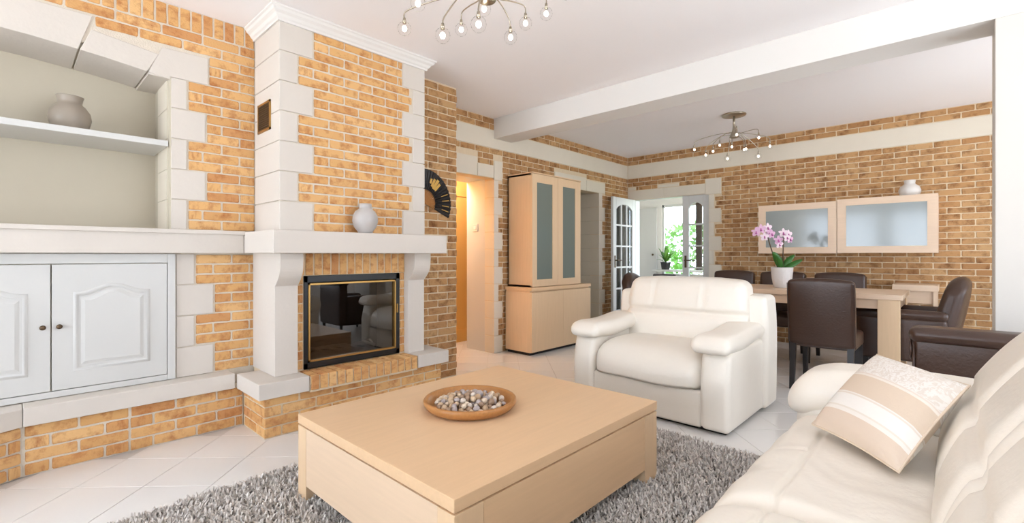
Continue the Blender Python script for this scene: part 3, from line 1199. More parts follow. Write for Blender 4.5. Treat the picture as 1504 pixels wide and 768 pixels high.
# doorway stones: lintel and toothed quoins
stc(2.93, 3.60, DZ, 2.255)
stc(3.60, 3.86, DZ, 2.19)
stc(3.86, 4.0, 2.02, 2.25)
nq = 10
for i in range(nq):
    z0, z1 = 2.02 * i / nq, 2.02 * (i + 1) / nq
    wd = 0.14 if i % 2 == 0 else 0.07
    o = box('stone', xb + 0.002, XS, DY1 - 0.003, DY1 + wd - 0.003, z0 + 0.003, z1 - 0.003, 'stone_cream', wall_fl, bevel=0.003)
for i in range(nq):
    z0, z1 = 2.08 * i / nq, 2.08 * (i + 1) / nq
    wd = 0.17 if i % 2 == 0 else 0.09
    o = box('stone', -4.45, XS, EY1 - 0.003, EY1 + wd - 0.003, z0 + 0.003, z1 - 0.003, 'stone_cream', wall_fl, bevel=0.003)
stc(5.0, 5.75, EZ, 2.27)
stc(5.75, 6.25, EZ, 2.24)
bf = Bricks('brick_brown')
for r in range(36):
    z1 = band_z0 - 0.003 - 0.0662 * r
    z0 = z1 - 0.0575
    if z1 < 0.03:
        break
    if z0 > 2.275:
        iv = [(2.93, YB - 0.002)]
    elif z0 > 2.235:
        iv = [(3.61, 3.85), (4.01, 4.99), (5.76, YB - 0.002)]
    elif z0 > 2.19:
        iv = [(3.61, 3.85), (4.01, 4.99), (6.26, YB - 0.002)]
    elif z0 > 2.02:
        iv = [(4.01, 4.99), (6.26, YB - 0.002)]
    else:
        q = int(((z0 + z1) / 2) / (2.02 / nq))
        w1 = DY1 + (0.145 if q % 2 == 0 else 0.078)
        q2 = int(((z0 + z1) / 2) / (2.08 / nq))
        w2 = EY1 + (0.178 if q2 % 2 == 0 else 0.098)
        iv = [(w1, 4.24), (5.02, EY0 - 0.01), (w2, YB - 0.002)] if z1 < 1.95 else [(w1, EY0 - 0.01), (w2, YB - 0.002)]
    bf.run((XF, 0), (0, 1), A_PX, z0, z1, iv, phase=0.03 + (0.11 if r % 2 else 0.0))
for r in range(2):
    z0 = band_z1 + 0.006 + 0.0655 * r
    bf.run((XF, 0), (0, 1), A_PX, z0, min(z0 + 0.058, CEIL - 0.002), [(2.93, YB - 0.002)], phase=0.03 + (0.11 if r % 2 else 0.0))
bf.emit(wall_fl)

# hall behind the doorway
hw = MB()
hw.box(-4.9, -4.78, 2.4, 5.05, 0, 2.6).box(-4.9, xb, 2.3, 2.42, 0, 2.6)
tag(hw.build('wall_hall', 'warm_wall'), kind='structure', label='warm lit hall wall seen through the doorway')
tag(MB().box(-4.78, -4.765, 2.42, 5.05, 0.0, 0.16).box(-4.78, -4.77, 2.42, 5.05, 1.92, 1.935).build('baseboard_hall', 'warm_wall'), kind='structure')
tag(box('ceiling_hall', -5.0, xb, 2.3, 6.9, 2.5, 2.6, 'plaster'), kind='structure')
tag(MB().box(-4.40, xb, DY1 - 0.001, DY1 + 0.12, 0, DZ + 0.1).box(-4.40, xb, DY1 - 0.02, DY1 - 0.001, 0, 0.0).build('trim_4', 'white_paint'), kind='structure', label='white door jamb of the hall doorway')
tag(MB().box(-4.40, xb + 0.002, DY0, DY1, DZ, DZ + 0.06).build('trim_5', 'white_paint'), kind='structure')
tag(MB().box(-4.9, xb, 5.05, 5.16, 0, 2.6).box(-4.95, -4.8, 5.16, 6.6, 0, 2.6).box(-4.9, -4.45, 6.25, 6.4, 0, 2.6).box(-4.46, xb + 0.001, EY1 + 0.004, 6.32, 0, 2.6).build('wall_passage', 'plaster_cream'), kind='structure')
sw_ = empty('thermostat_box', (-4.24, DY1 - 0.002, 1.5), 'white square thermostat box on jamb of the hall doorway', 'switch')  # thermostat box, built as a plate with a raised front
box('plate', -4.285, -4.195, DY1 - 0.012, DY1 - 0.001, 1.43, 1.52, 'white_paint', sw_, bevel=0.003)
box('raised_front', -4.26, -4.22, DY1 - 0.018, DY1 - 0.012, 1.455, 1.495, 'plaster', sw_, bevel=0.002)
hl = bpy.data.lights.new('hall_lamp', 'POINT')
hl.energy = 60
hl.color = (1.0, 0.93, 0.84)
hl.shadow_soft_size = 0.12
ho = bpy.data.objects.new('hall_lamp', hl)
ho.location = (-4.45, 3.3, 2.2)
COL.objects.link(ho)

# ------------------------------------------------------------------ dining wall (far)
GX0, GX1, GZ = -3.83, -2.615, 2.035
wbm = MB()
ym = YB + MR
for a, b_ in ((-4.1, GX0), (GX1, XR + 0.1)):
    wbm.box(a, b_, ym, YB + 0.2, 0, CEIL)
wbm.box(GX0, GX1, ym, YB + 0.2, GZ, CEIL)
wall_back = tag(wbm.build('wall_back', 'mortar_sand'), kind='structure', label='brown brick dining wall with white stone band')
YS = YB - 0.004


def stb(x0, x1, z0, z1, d=0.03):
    g = 0.0025
    return box('stone', x0 + g, x1 - g, YS, YS + d, z0 + g, z1 - g, 'stone_cream', wall_back, bevel=0.003)


stb(XF + 0.004, 1.6, band_z0 + 0.002, band_z1 - 0.002)
stb(XF + 0.004, -3.30, GZ, 2.185)
stb(-3.30, -2.66, GZ, 2.185)
stb(-2.66, -2.44, 2.02, 2.25)
stb(-3.40, -3.06, 2.19, 2.235)
stb(XF + 0.004, -3.78, 2.19, 2.24)
stb(XF + 0.004, GX0, 0, GZ)
for i in range(10):
    z0, z1 = 2.02 * i / 10, 2.02 * (i + 1) / 10
    stb(GX1, -2.44 if i % 2 == 0 else -2.535, z0, z1, 0.19)
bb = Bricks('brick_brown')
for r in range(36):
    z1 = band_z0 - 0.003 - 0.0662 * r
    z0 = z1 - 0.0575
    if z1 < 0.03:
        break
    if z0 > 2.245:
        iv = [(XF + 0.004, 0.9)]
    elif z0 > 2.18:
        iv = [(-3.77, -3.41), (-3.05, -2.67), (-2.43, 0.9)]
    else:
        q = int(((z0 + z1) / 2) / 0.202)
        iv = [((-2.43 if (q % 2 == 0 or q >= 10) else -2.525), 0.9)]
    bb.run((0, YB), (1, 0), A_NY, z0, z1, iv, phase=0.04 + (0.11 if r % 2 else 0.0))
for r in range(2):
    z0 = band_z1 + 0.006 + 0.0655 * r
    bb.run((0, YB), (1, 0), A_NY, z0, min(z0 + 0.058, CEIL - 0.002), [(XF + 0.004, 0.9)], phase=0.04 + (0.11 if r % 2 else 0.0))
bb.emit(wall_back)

# ---- french doors


def french_leaf(name, w, h, cols, rows, label):
    """leaf in local coordinates: hinge at x = 0, width along +x, thickness in y, base z = 0"""
    root = empty(name, (0, 0, 0), label, None, None, 'structure')
    th = 0.042
    st = 0.095
    z0, z1 = 0.30, h - 0.10
    m_ = MB()
    m_.box(0, st, 0, th, 0, h).box(w - st, w, 0, th, 0, h).box(st, w - st, 0, th, 0, z0)
    gw = w - 2 * st
    # arched head of the glazing
    cx = w / 2
    rise = 0.085
    head = [(st, h), (st, z1 - rise)]
    for k in range(13):
        t = k / 12
        head.append((st + gw * t, z1 - rise + rise * math.sin(PI * t) ** 0.7))
    head += [(w - st, z1 - rise), (w - st, h)]
    head = [head[0]] + head[2:-2] + [head[-1]]
    m_.prism(head, 'Y', 0, th)
    frame = m_.build('frame', 'white_paint', root, bevel=0.003)
    bw = 0.024
    for c in range(1, cols):
        x = st + gw * c / cols
        box('glazing_bar', x - bw / 2, x + bw / 2, 0.006, th - 0.006, z0, z1, 'white_paint', root)
    for r in range(1, rows):
        z = z0 + (z1 - z0) * r / rows
        box('glazing_bar', st, w - st, 0.008, th - 0.008, z - bw / 2, z + bw / 2, 'white_paint', root)
    for c in range(cols):
        for r in range(rows):
            xa, xb_ = st + gw * c / cols, st + gw * (c + 1) / cols
            za, zb = z0 + (z1 - z0) * r / rows, z0 + (z1 - z0) * (r + 1) / rows
            box('pane', xa, xb_, th / 2 - 0.002, th / 2 + 0.002, za, zb, 'clear', root)
    box('lower_panel', st + 0.03, w - st - 0.03, -0.006, th + 0.006, 0.06, z0 - 0.06, 'white_paint', root, bevel=0.004)
    hd = MB().box(w - 0.065, w - 0.035, -0.008, th + 0.008, 0.95, 1.13)
    hd.tube([(w - 0.05, -0.008, 1.06), (w - 0.05, -0.05, 1.06), (w - 0.15, -0.055, 1.06)], 0.008, 8)
    hd.tube([(w - 0.05, th + 0.008, 1.06), (w - 0.05, th + 0.05, 1.06), (w - 0.15, th + 0.055, 1.06)], 0.008, 8)
    hd.build('door_handle', 'bronze', root)
    return root


dl = french_leaf('door_1', 0.70, GZ - 0.012, 3, 5, 'open white glazed door leaf folded back beside brick wall')
dl.location = (GX0 + 0.012, YB - 0.02, 0.006)
dl.rotation_euler = (0, 0, math.radians(-88.5))
dr = french_leaf('door_2', 0.405, GZ - 0.012, 1, 5, 'closed narrow white glazed door leaf with arched pane')
dr.location = (GX1 - 0.005, YB + 0.09, 0.006)
dr.rotation_euler = (0, 0, PI)
fr_ = MB()
fr_.box(GX0 - 0.003, GX0 + 0.03, YB + 0.03, YB + 0.17, 0, GZ).box(GX0, GX1, YB + 0.03, YB + 0.17, GZ - 0.006, GZ + 0.02)
tag(fr_.build('trim_6', 'white_paint'), kind='structure', label='white frame of the glazed double doors')

# ---- garden room beyond the doors
gr = MB()
gr.box(-5.3, -5.2, YB + 0.2, 9.2, 0, 2.6).box(-5.3, -4.33, 9.0, 9.12, 0, 2.6).box(-2.6, -2.3, 9.0, 9.12, 0, 2.6).box(-4.33, -2.6, 9.0, 9.12, 0, 0.72).box(-4.33, -2.6, 9.0, 9.12, 2.15, 2.6).box(-2.4, -2.3, YB + 0.2, 7.35, 0, 2.6).box(-2.4, -2.3, 8.8, 9.0, 0, 2.6).box(-2.4, -2.3, 7.35, 8.8, 0, 0.4).box(-2.4, -2.3, 7.35, 8.8, 2.3, 2.6)  # last boxes leave an unseen side opening, added to brighten this room
gr.box(-5.3, -4.1, YB + 0.19, YB + 0.25, 0, 2.6)
tag(gr.build('wall_garden_room', 'plaster'), kind='structure')
tag(box('ceiling_garden_room', -5.3, -2.3, YB + 0.2, 9.2, 2.6, 2.7, 'plaster'), kind='structure')
wg = MB()
for x in (-4.31, -3.88, -3.45, -3.02, -2.62):
    wg.box(x - 0.02, x + 0.02, 9.02, 9.08, 0.72, 2.15)
wg.box(-4.33, -2.6, 9.02, 9.08, 0.72, 0.77).box(-4.33, -2.6, 9.02, 9.08, 2.1, 2.15)
win5 = tag(wg.build('window_5', 'white_paint'), kind='structure', label='white framed garden window beyond the glazed doors')
box('pane', -4.31, -2.62, 9.048, 9.052, 0.77, 2.1, 'clear', win5)
sill = tag(box('trim_7', -4.4, -2.6, 8.72, 9.0, 0.82, 0.86, 'white_paint', bevel=0.004), kind='structure', label='white window sill holding the potted fern')
# cupboard door on the garden room wall
d3 = tag(MB().box(-5.12, -4.42, 8.955, 8.995, 0.0, 2.1).build('door_3', 'white_paint', None, bevel=0.003), kind='structure', label='flat white door beyond the glazed doors')
MB().sphere((-4.49, 8.935, 1.15), 0.022, 10).build('door_knob', 'bronze', d3, smooth=True)
# dark curtain beside the window
cu = MB()
pts = []
for k in range(17):
    pts.append((-3.62 + 0.12 * k / 16, 8.955 + 0.014 * math.sin(k * 2.1)))
for k in range(16, -1, -1):
    pts.append((-3.62 + 0.12 * k / 16, 8.963 + 0.014 * math.sin(k * 2.1)))
cu.prism(pts, 'Z', 0.862, 2.14)
tag(cu.build('curtain', 'curtain'), 'narrow charcoal curtain hanging at the garden room window', 'curtain')
# potted fern on the sill
pf = empty('potted_fern', (-4.15, 8.80, 0.86), 'leafy green plant in small black pot on far window sill', 'plant')
MB().lathe([(0, 0.0), (0.075, 0.0), (0.095, 0.13), (0.1, 0.13), (0.1, 0.145), (0.085, 0.145), (0.08, 0.12), (0, 0.12)], (-4.15, 8.80, 0.86), 20).build('pot', 'black', pf)


def leaf_blade(mb, base, direction, length, width, droop, n=5):
    """curved leaf with a midrib fold"""
    d = Vector(direction).normalized()
    side = d.cross(Vector((0, 0, 1)))
    if side.length < 1e-3:
        side = Vector((1, 0, 0))
    side.normalize()
    v = []
    f = []
    for i in range(n + 1):
        t = i / n
        p = Vector(base) + d * length * t + Vector((0, 0, -droop * t * t))
        wd = width * (math.sin(PI * min(0.999, 0.08 + 0.92 * t)) ** 0.7) * 0.5
        v += [tuple(p - side * wd + Vector((0, 0, wd * 0.3))), tuple(p), tuple(p + side * wd + Vector((0, 0, wd * 0.3)))]
    for i in range(n):
        a = i * 3
        f += [(a, a + 1, a + 4, a + 3), (a + 1, a + 2, a + 5, a + 4)]
    mb.add(v, f)


for k in range(26):
    a = random.uniform(0, 2 * PI)
    el = random.uniform(0.5, 1.4)
    mb = MB()
    leaf_blade(mb, (-4.15, 8.80, 0.99), (math.cos(a) * math.cos(el), math.sin(a) * math.cos(el) * 0.35, math.sin(el)), random.uniform(0.25, 0.44), 0.06, 0.08)
    mb.build('leaf', 'hedge', pf, smooth=True)
# wicker chair back under the sill
wc = empty('wicker_chair', (-4.05, 8.55, 0), 'grey wicker chair standing under the garden room window', 'chair')
soft('backrest', (-4.32, -3.86, 8.58, 8.64, 0.40, 0.78), 0.03, 'curtain', wc)
soft('seat', (-4.32, -3.86, 8.2, 8.6, 0.36, 0.44), 0.03, 'curtain', wc)
for x in (-4.3, -3.88):
    for y in (8.23, 8.6):
        box('leg', x - 0.018, x + 0.018, y - 0.018, y + 0.018, 0.0, 0.38, 'black_wood', wc)

# garden outside: lawn and shrubs
tag(box('ground', -14, 6, 9.2, 22, -0.2, -0.05, 'lawn'), kind='structure')


def shrub(x, y, h, w, label, seed):
    rn = np.random.default_rng(seed)
    root = empty('garden_shrub', (x, y, -0.05), label, 'shrub', 'shrubs in the garden')
    n = 900
    d = rn.normal(size=(n, 3))
    d /= np.linalg.norm(d, axis=1, keepdims=True)
    rad = rn.uniform(0.55, 1.0, n) ** 0.5
    c = np.stack([x + d[:, 0] * w * rad, y + d[:, 1] * w * rad, h * 0.55 + d[:, 2] * h * 0.5 * rad], 1)
    mb = MB()
    for p in c:
        a = rn.normal(size=3); a /= np.linalg.norm(a)
        b_ = np.cross(a, rn.normal(size=3)); b_ /= np.linalg.norm(b_)
        s = rn.uniform(0.05, 0.11)
        mb.add([p - a * s, p + b_ * s * 0.5, p + a * s, p - b_ * s * 0.5], [(0, 1, 2, 3)])
    o = mb.build('foliage', 'hedge', root)
    o['kind'] = 'stuff'
    MB().tube([(x, y, -0.05), (x, y, h * 0.6)], [0.05, 0.02], 6).build('stem', 'stem', root)


shrub(-4.9, 11.6, 1.9, 0.9, 'light green shrub in the garden behind the potted plant', 1)
shrub(-6.6, 13.4, 1.5, 1.0, 'green shrub at the garden edge farthest from the house', 2)
shrub(-3.2, 11.2, 1.35, 0.8, 'low green shrub seen through the narrow glazed door', 3)

# ================================================================== FURNITURE
# ---- rug
RX0, RX1, RY0, RY1 = -2.60, -0.52, -0.45, 2.89
rug = empty('rug', ((RX0 + RX1) / 2, (RY0 + RY1) / 2, 0), 'grey shaggy rug under the light oak coffee table', 'rug')
box('backing', RX0 + 0.015, RX1 - 0.015, RY0 + 0.015, RY1 - 0.015, 0.0008, 0.008, mat_plain('rug_backing', (128, 120, 114), 0.95), rug)
NT = 95000
tx = rng.uniform(RX0 + 0.012, RX1 - 0.012, NT)
ty = rng.uniform(RY0 + 0.012, RY1 - 0.012, NT)
an = rng.uniform(0, 2 * PI, NT)
lean = rng.uniform(0.1, 1.15, NT)
ln_ = rng.uniform(0.022, 0.036, NT)
wd = rng.uniform(0.003, 0.0048, NT)
dx, dy = np.cos(an), np.sin(an)
sxv, syv = -dy, dx
zb = 0.007
mid = ln_ * 0.55
V = np.zeros((NT, 6, 3))
for i, (fr2, ww) in enumerate(((0.0, 1.0), (0.55, 1.15), (1.0, 0.55))):
    hx = ln_ * np.sin(lean) * fr2 * (0.5 + 0.5 * fr2)
    hz = zb + ln_ * np.cos(lean * (0.6 + 0.4 * fr2)) * fr2
    for j, sgn in enumerate((-1, 1)):
        V[:, i * 2 + j, 0] = tx + dx * hx + sxv * wd * ww * sgn
        V[:, i * 2 + j, 1] = ty + dy * hx + syv * wd * ww * sgn
        V[:, i * 2 + j, 2] = hz
V[:, :, 0] -= (RX0 + RX1) / 2
V[:, :, 1] -= (RY0 + RY1) / 2
base_i = (np.arange(NT) * 6)[:, None]
Fq = np.concatenate([base_i + np.array([[0, 1, 3, 2]]), base_i + np.array([[2, 3, 5, 4]])], 0)
pme = bpy.data.meshes.new('pile')
pme.vertices.add(NT * 6)
pme.vertices.foreach_set('co', V.reshape(-1))
pme.loops.add(len(Fq) * 4)
pme.loops.foreach_set('vertex_index', Fq.reshape(-1).astype(np.int32))
pme.polygons.add(len(Fq))
pme.polygons.foreach_set('loop_start', (np.arange(len(Fq)) * 4).astype(np.int32))
pme.update(calc_edges=True)
pme.materials.append(M['pile'])
po = bpy.data.objects.new('pile', pme)
po.parent = rug
po['kind'] = 'stuff'
COL.objects.link(po)

# ---- coffee table
ct = empty('coffee_table', (-1.69, 1.60, 0.012), 'large low light oak coffee table with thick legs on grey rug', 'table')
TX0, TX1, TY0, TY1 = -2.262, -1.118, 0.93, 2.272
box('tabletop', TX0, TX1, TY0, TY1, 0.357, 0.400, 'oak', ct, bevel=0.002)
box('shadow_gap', TX0 + 0.012, TX1 - 0.012, TY0 + 0.012, TY1 - 0.012, 0.33, 0.357, 'oak', ct)
lw, ld = 0.085, 0.125
for x0, x1 in ((TX0 + 0.001, TX0 + lw), (TX1 - lw, TX1 - 0.001)):
    for y0, y1 in ((TY0 + 0.001, TY0 + ld), (TY1 - ld, TY1 - 0.001)):
        box('leg', x0, x1, y0, y1, 0.012, 0.349, 'oak_z', ct, bevel=0.0015)
for x0, x1 in ((TX0 + 0.002, TX0 + 0.03), (TX1 - 0.03, TX1 - 0.002)):
    box('apron', x0, x1, TY0 + ld + 0.001, TY1 - ld - 0.001, 0.085, 0.349, 'oak', ct)
for y0, y1 in ((TY0 + 0.002, TY0 + 0.03), (TY1 - 0.03, TY1 - 0.002)):
    box('apron', TX0 + lw + 0.001, TX1 - lw - 0.001, y0, y1, 0.085, 0.349, 'oak_x', ct)

# ---- wooden bowl with pebbles
BX, BY = -1.735, 1.545
bw = MB().lathe([(0, 0.0), (0.175, 0.0), (0.205, 0.008), (0.224, 0.030), (0.227, 0.044), (0.222, 0.051), (0.210, 0.051), (0.203, 0.042), (0.194, 0.020), (0.168, 0.010), (0, 0.010)], (BX, BY, 0.401), 96)
tag(bw.build('wooden_bowl', 'bowl_wood', None, smooth=True), 'shallow round brown wooden bowl full of pebbles on coffee table', 'bowl')
pebs = []
peb_me = []
for k in range(8):
    m_ = MB().sphere((0, 0, 0), 1.0, 10)
    sq = (random.uniform(.85, 1.15), random.uniform(.8, 1.1), random.uniform(.75, 1.0))
    me = bpy.data.meshes.new('pebble')
    me.from_pydata([(x * sq[0] * (1 + .07 * math.sin(3 * y + k)), y * sq[1] * (1 + .07 * math.sin(3 * z + k)), z * sq[2]) for x, y, z in m_.v], [], m_.f)
    me.polygons.foreach_set('use_smooth', [True] * len(me.polygons))
    me.materials.append(M['pebble'])
    peb_me.append(me)
placed = []
tries = 0
while len(placed) < 135 and tries < 60000:
    tries += 1
    r = 0.166 * math.sqrt(random.random())
    a = random.uniform(0, 2 * PI)
    rad = random.uniform(0.014, 0.0185)
    x, y = r * math.cos(a), r * math.sin(a)
    z = 0.0115 + rad * 1.08
    ok = True
    # drop on the ones below
    for (qx, qy, qz, qr) in placed:
        d2 = (x - qx) ** 2 + (y - qy) ** 2
        s = (rad + qr) * 0.9
        if d2 < s * s:
            zz = qz + math.sqrt(s * s - d2)
            z = max(z, zz)
    if z > 0.072 - 0.24 * r or z > 0.062:
        continue
    placed.append((x, y, z, rad))
for (x, y, z, rad) in placed:
    o = bpy.data.objects.new('pebble', random.choice(peb_me))
    o.location = (BX + x, BY + y, 0.401 + z)
    o.scale = (rad, rad, rad)
    o.rotation_euler = (random.uniform(0, 6), random.uniform(0, 6), random.uniform(0, 6))
    COL.objects.link(o)
    tag(o, 'small rounded pebble heaped in the wooden bowl', 'pebble', 'pebbles in the wooden bowl')

# ---- ivory leather armchair (wide recliner) facing the viewer
ac = empty('armchair', (-1.62, 3.55, 0), 'wide ivory leather armchair with padded arms behind the coffee table', 'armchair')
AX0, AX1, AF, AB = -2.215, -1.028, 3.06, 4.02
box('base', AX0 + 0.04, AX1 - 0.04, AF + 0.06, AB - 0.05, 0.001, 0.05, 'rubber', ac)


for side in (-1, 1):
    if side < 0:
        x0, x1 = AX0, AX0 + 0.185
    else:
        x0, x1 = AX1 - 0.185, AX1

    def body_warp(x, y, z, x0=x0, x1=x1, side=side):
        # rounded shoulder: lower towards the front edge, front face curls back at the top
        t = max(0.0, (z - 0.34) / 0.2)
        fy = max(0.0, 1 - (y - AF) / 0.2)
        z2 = z - 0.03 * fy * t
        y2 = y + 0.03 * t * fy
        return (x, y2, z2)
    soft('arm_panel', (x0, x1, AF, AB - 0.015, 0.022, 0.545), 0.035, 'leather', ac, (0.008, 0.015, 0.0), (6, 16, 10), body_warp)
    px0, px1 = (x0 - 0.012, x1 + 0.055) if side < 0 else (x0 - 0.055, x1 + 0.012)

    def pad_warp(x, y, z, px0=px0, px1=px1):
        t = max(0.0, 1 - (y - 3.0) / 0.16)
        z -= 0.035 * t * t
        z += 0.012 * math.sin(9 * y)
        z += 0.02 * (y - 3.05)
        return (x, y, z)
    soft('arm_pad', (px0, px1, AF - 0.035, 3.80, 0.525, 0.622), 0.046, 'leather', ac, (0.008, 0.015, 0.022), (8, 20, 6), pad_warp)


def groove(v, c, w, d):
    return -d * math.exp(-((v - c) / w) ** 2)


# seat: big front-rolled cushion and footrest panel below
def seat_warp(x, y, z):
    if z > 0.3:
        t = max(0.0, (AF + 0.22 - y) / 0.22)
        z -= 0.045 * t * t
        z += 0.006 * math.sin(11 * x + 2) * math.sin(7 * y)
    return (x, y, z)


soft('seat_cushion', (AX0 + 0.175, AX1 - 0.178, AF + 0.002, 3.74, 0.235, 0.487), 0.10, 'leather', ac, (0.0, 0.028, 0.028), (18, 14, 8), seat_warp)
soft('footrest_panel', (AX0 + 0.178, AX1 - 0.180, AF + 0.012, 3.30, 0.022, 0.262), 0.022, 'leather', ac, (0, 0.012, 0), (14, 4, 8))
# back shell with rounded shoulders
def shell_warp(x, y, z):
    y += 0.03 * max(0, (z - 0.3)) - 0.0
    t = max(0.0, (z - 0.5) / 0.34)
    cx = (AX0 + AX1) / 2
    return (cx + (x - cx) * (1 - 0.02 * t * t), y, z)


soft('back_shell', (AX0 + 0.012, AX1 + 0.03, 3.74, AB - 0.01, 0.03, 0.845), 0.035, 'leather', ac, (0.012, 0.02, 0.012), (14, 6, 14), shell_warp)


def back_warp(x, y, z):
    # lean back; waist crease between lumbar part and head pad; two faint upright seams
    cz = 0.70
    fr = 1.0 if y < 3.72 else 0.0
    y2 = y + 0.20 * max(0, (z - 0.42)) + fr * 0.035 * math.exp(-((z - cz) / 0.022) ** 2)
    cx = (AX0 + AX1) / 2
    if z > cz:
        for s in (-0.20, 0.20):
            y2 += fr * 0.010 * math.exp(-((x - cx - s) / 0.014) ** 2)
    t = max(0, (z - 0.80) / 0.15)
    edge = abs(x - cx) / 0.47
    z2 = z - 0.012 * t * max(0, edge - 0.55) / 0.45
    w = 1 + 0.04 * math.sin((z - 0.42) / 0.53 * PI)
    return (cx + (x - cx) * w, y2, z2)


soft('back_cushion', (AX0 + 0.15, AX1 - 0.115, 3.60, 3.84, 0.43, 0.965), 0.065, 'leather', ac, (0.012, 0.045, 0.004), (40, 6, 40), back_warp)

# ---- ivory leather sofa in the foreground
so = empty('sofa', (0.0, 1.6, 0), 'ivory leather sofa with channelled back beside the grey rug', 'sofa')
SF = -0.555                      # seat front
SY0, SY1 = 0.25, 2.76
box('base', -0.47, 0.52, SY0 + 0.05, SY1 - 0.06, 0.045, 0.16, 'rubber', so)
for x in (-0.42, 0.46):
    for y in (SY0 + 0.12, SY1 - 0.14):
        MB().tube([(x, y, 0.0), (x, y, 0.06)], 0.025, 12).build('foot', 'black_wood', so)
soft('front_panel', (-0.53, -0.40, SY0 + 0.02, 2.60, 0.10, 0.34), 0.03, 'leather', so, (0.01, 0, 0), (4, 12, 6))


def sofa_seat_warp(x, y, z):
    if z > 0.3:
        # stitched line along the seat and cross seams between sections
        z += groove(x, -0.375, 0.010, 0.013)
        for c in (1.44, 0.62):
            z += groove(y, c, 0.032, 0.040)
            x += 0.03 * math.exp(-((y - c) / 0.03) ** 2) * min(1.0, max(0.0, (-0.40 - x) / 0.12))
        z += groove(y, 1.93 + 0.15 * (x + 0.4), 0.012, 0.007) * (1 if x < -0.385 else 0.0)
        z += 0.004 * math.sin(23 * y + 8 * x) * math.sin(9 * x) + 0.0008 * math.sin(61 * y + 33 * x + 3 * math.sin(19 * x)) * math.exp(-((y - 1.7) / 0.25) ** 2)
        t = max(0.0, (-0.36 - x) / 0.2)
        z -= 0.05 * t * t
    return (x, y, z)


soft('seat_cushion', (SF, 0.10, SY0 + 0.02, 2.50, 0.24, 0.45), 0.085, 'leather', so, (0.015, 0.0, 0.02), (90, 180, 6), sofa_seat_warp)


def sofa_arm_warp(x, y, z):
    t = max(0.0, 1 - (x - SF) / 0.18)
    z -= 0.05 * t * t if z > 0.4 else 0
    z += 0.02 * (x + 0.3) if z > 0.4 else 0
    return (x, y, z)


soft('arm', (SF + 0.02, 0.20, 2.47, SY1, 0.10, 0.60), 0.10, 'leather', so, (0.02, 0.02, 0.03), (16, 8, 12), sofa_arm_warp)
soft('arm_pad', (SF - 0.01, 0.15, 2.445, SY1 + 0.01, 0.455, 0.625), 0.078, 'leather', so, (0.02, 0.02, 0.025), (18, 8, 6), sofa_arm_warp)
soft('back_shell', (0.22, 0.56, SY0 + 0.03, SY1 - 0.1, 0.08, 0.86), 0.06, 'leather', so, (0.0, 0, 0.0), (6, 20, 14), lambda x, y, z: (x + 0.10 * max(0, z - 0.3), y, z))
# back cushion: measured profile swept along the sofa, puffed between channels
prof_b = [(0.02, 0.34), (-0.045, 0.40), (-0.052, 0.47), (-0.040, 0.54), (-0.018, 0.605), (0.010, 0.665), (0.045, 0.735), (0.082, 0.795), (0.128, 0.862), (0.178, 0.918), (0.235, 0.962), (0.30, 0.985), (0.37, 0.982), (0.43, 0.955), (0.46, 0.90), (0.46, 0.80), (0.42, 0.6), (0.40, 0.40)]
# dense spline-ish resample
pp_ = np.array(prof_b)
seg = np.r_[0, np.cumsum(np.linalg.norm(np.diff(pp_, axis=0), axis=1))]
tt = np.linspace(0, seg[-1], 70)
px_ = np.interp(tt, seg, pp_[:, 0])
pz_ = np.interp(tt, seg, pp_[:, 1])
for _ in range(4):
    px_[1:-1] = (px_[:-2] + 2 * px_[1:-1] + px_[2:]) / 4
    pz_[1:-1] = (pz_[:-2] + 2 * pz_[1:-1] + pz_[2:]) / 4
tgx, tgz = np.gradient(px_), np.gradient(pz_)
nl = np.hypot(tgx, tgz)
nxp, nzp = -tgz / nl, tgx / nl       # outward: up the front the tangent rises, outward is -x


def back_section(name, y0, y1):
    ys = np.linspace(y0, y1, 110)
    v = []
    f = []
    s_ch = float(np.interp(0.70, pz_[:40], tt[:40]))      # channel running along the sofa
    for y in ys:
        e = min(1.0, (y - y0) / 0.06, (y1 - y) / (0.2 if y1 > 2 else 0.06))
        endf = math.sqrt(max(0.0, 1 - (1 - min(1, e)) ** 2))
        for i in range(len(tt)):
            puff = (-0.10 if (y1 > 2 and y > 2) else -0.03) * (1 - endf)
            for c in (1.85, 1.44, 1.03, 0.62):
                if tt[i] < s_ch or True:
                    puff -= 0.026 * math.exp(-((y - c - 0.10 * (tt[i] - s_ch)) / 0.03) ** 2) * (1 if tt[i] < 0.95 else 0)
            puff -= 0.016 * math.exp(-((tt[i] - s_ch) / 0.02) ** 2)
            v.append((px_[i] + nxp[i] * puff, y, pz_[i] + nzp[i] * puff))
    m_ = len(tt)
    for j in range(len(ys) - 1):
        for i in range(m_ - 1):
            a = j * m_ + i
            f.append((a, a + 1, a + m_ + 1, a + m_))
    f.append(tuple(range(m_))[::-1])
    f.append(tuple(range((len(ys) - 1) * m_, len(ys) * m_)))
    return link_mesh(name, v, f, 'leather', so, smooth=True)


back_section('back_cushion', 1.35, 2.46)
back_section('back_cushion', SY0 + 0.03, 1.352)

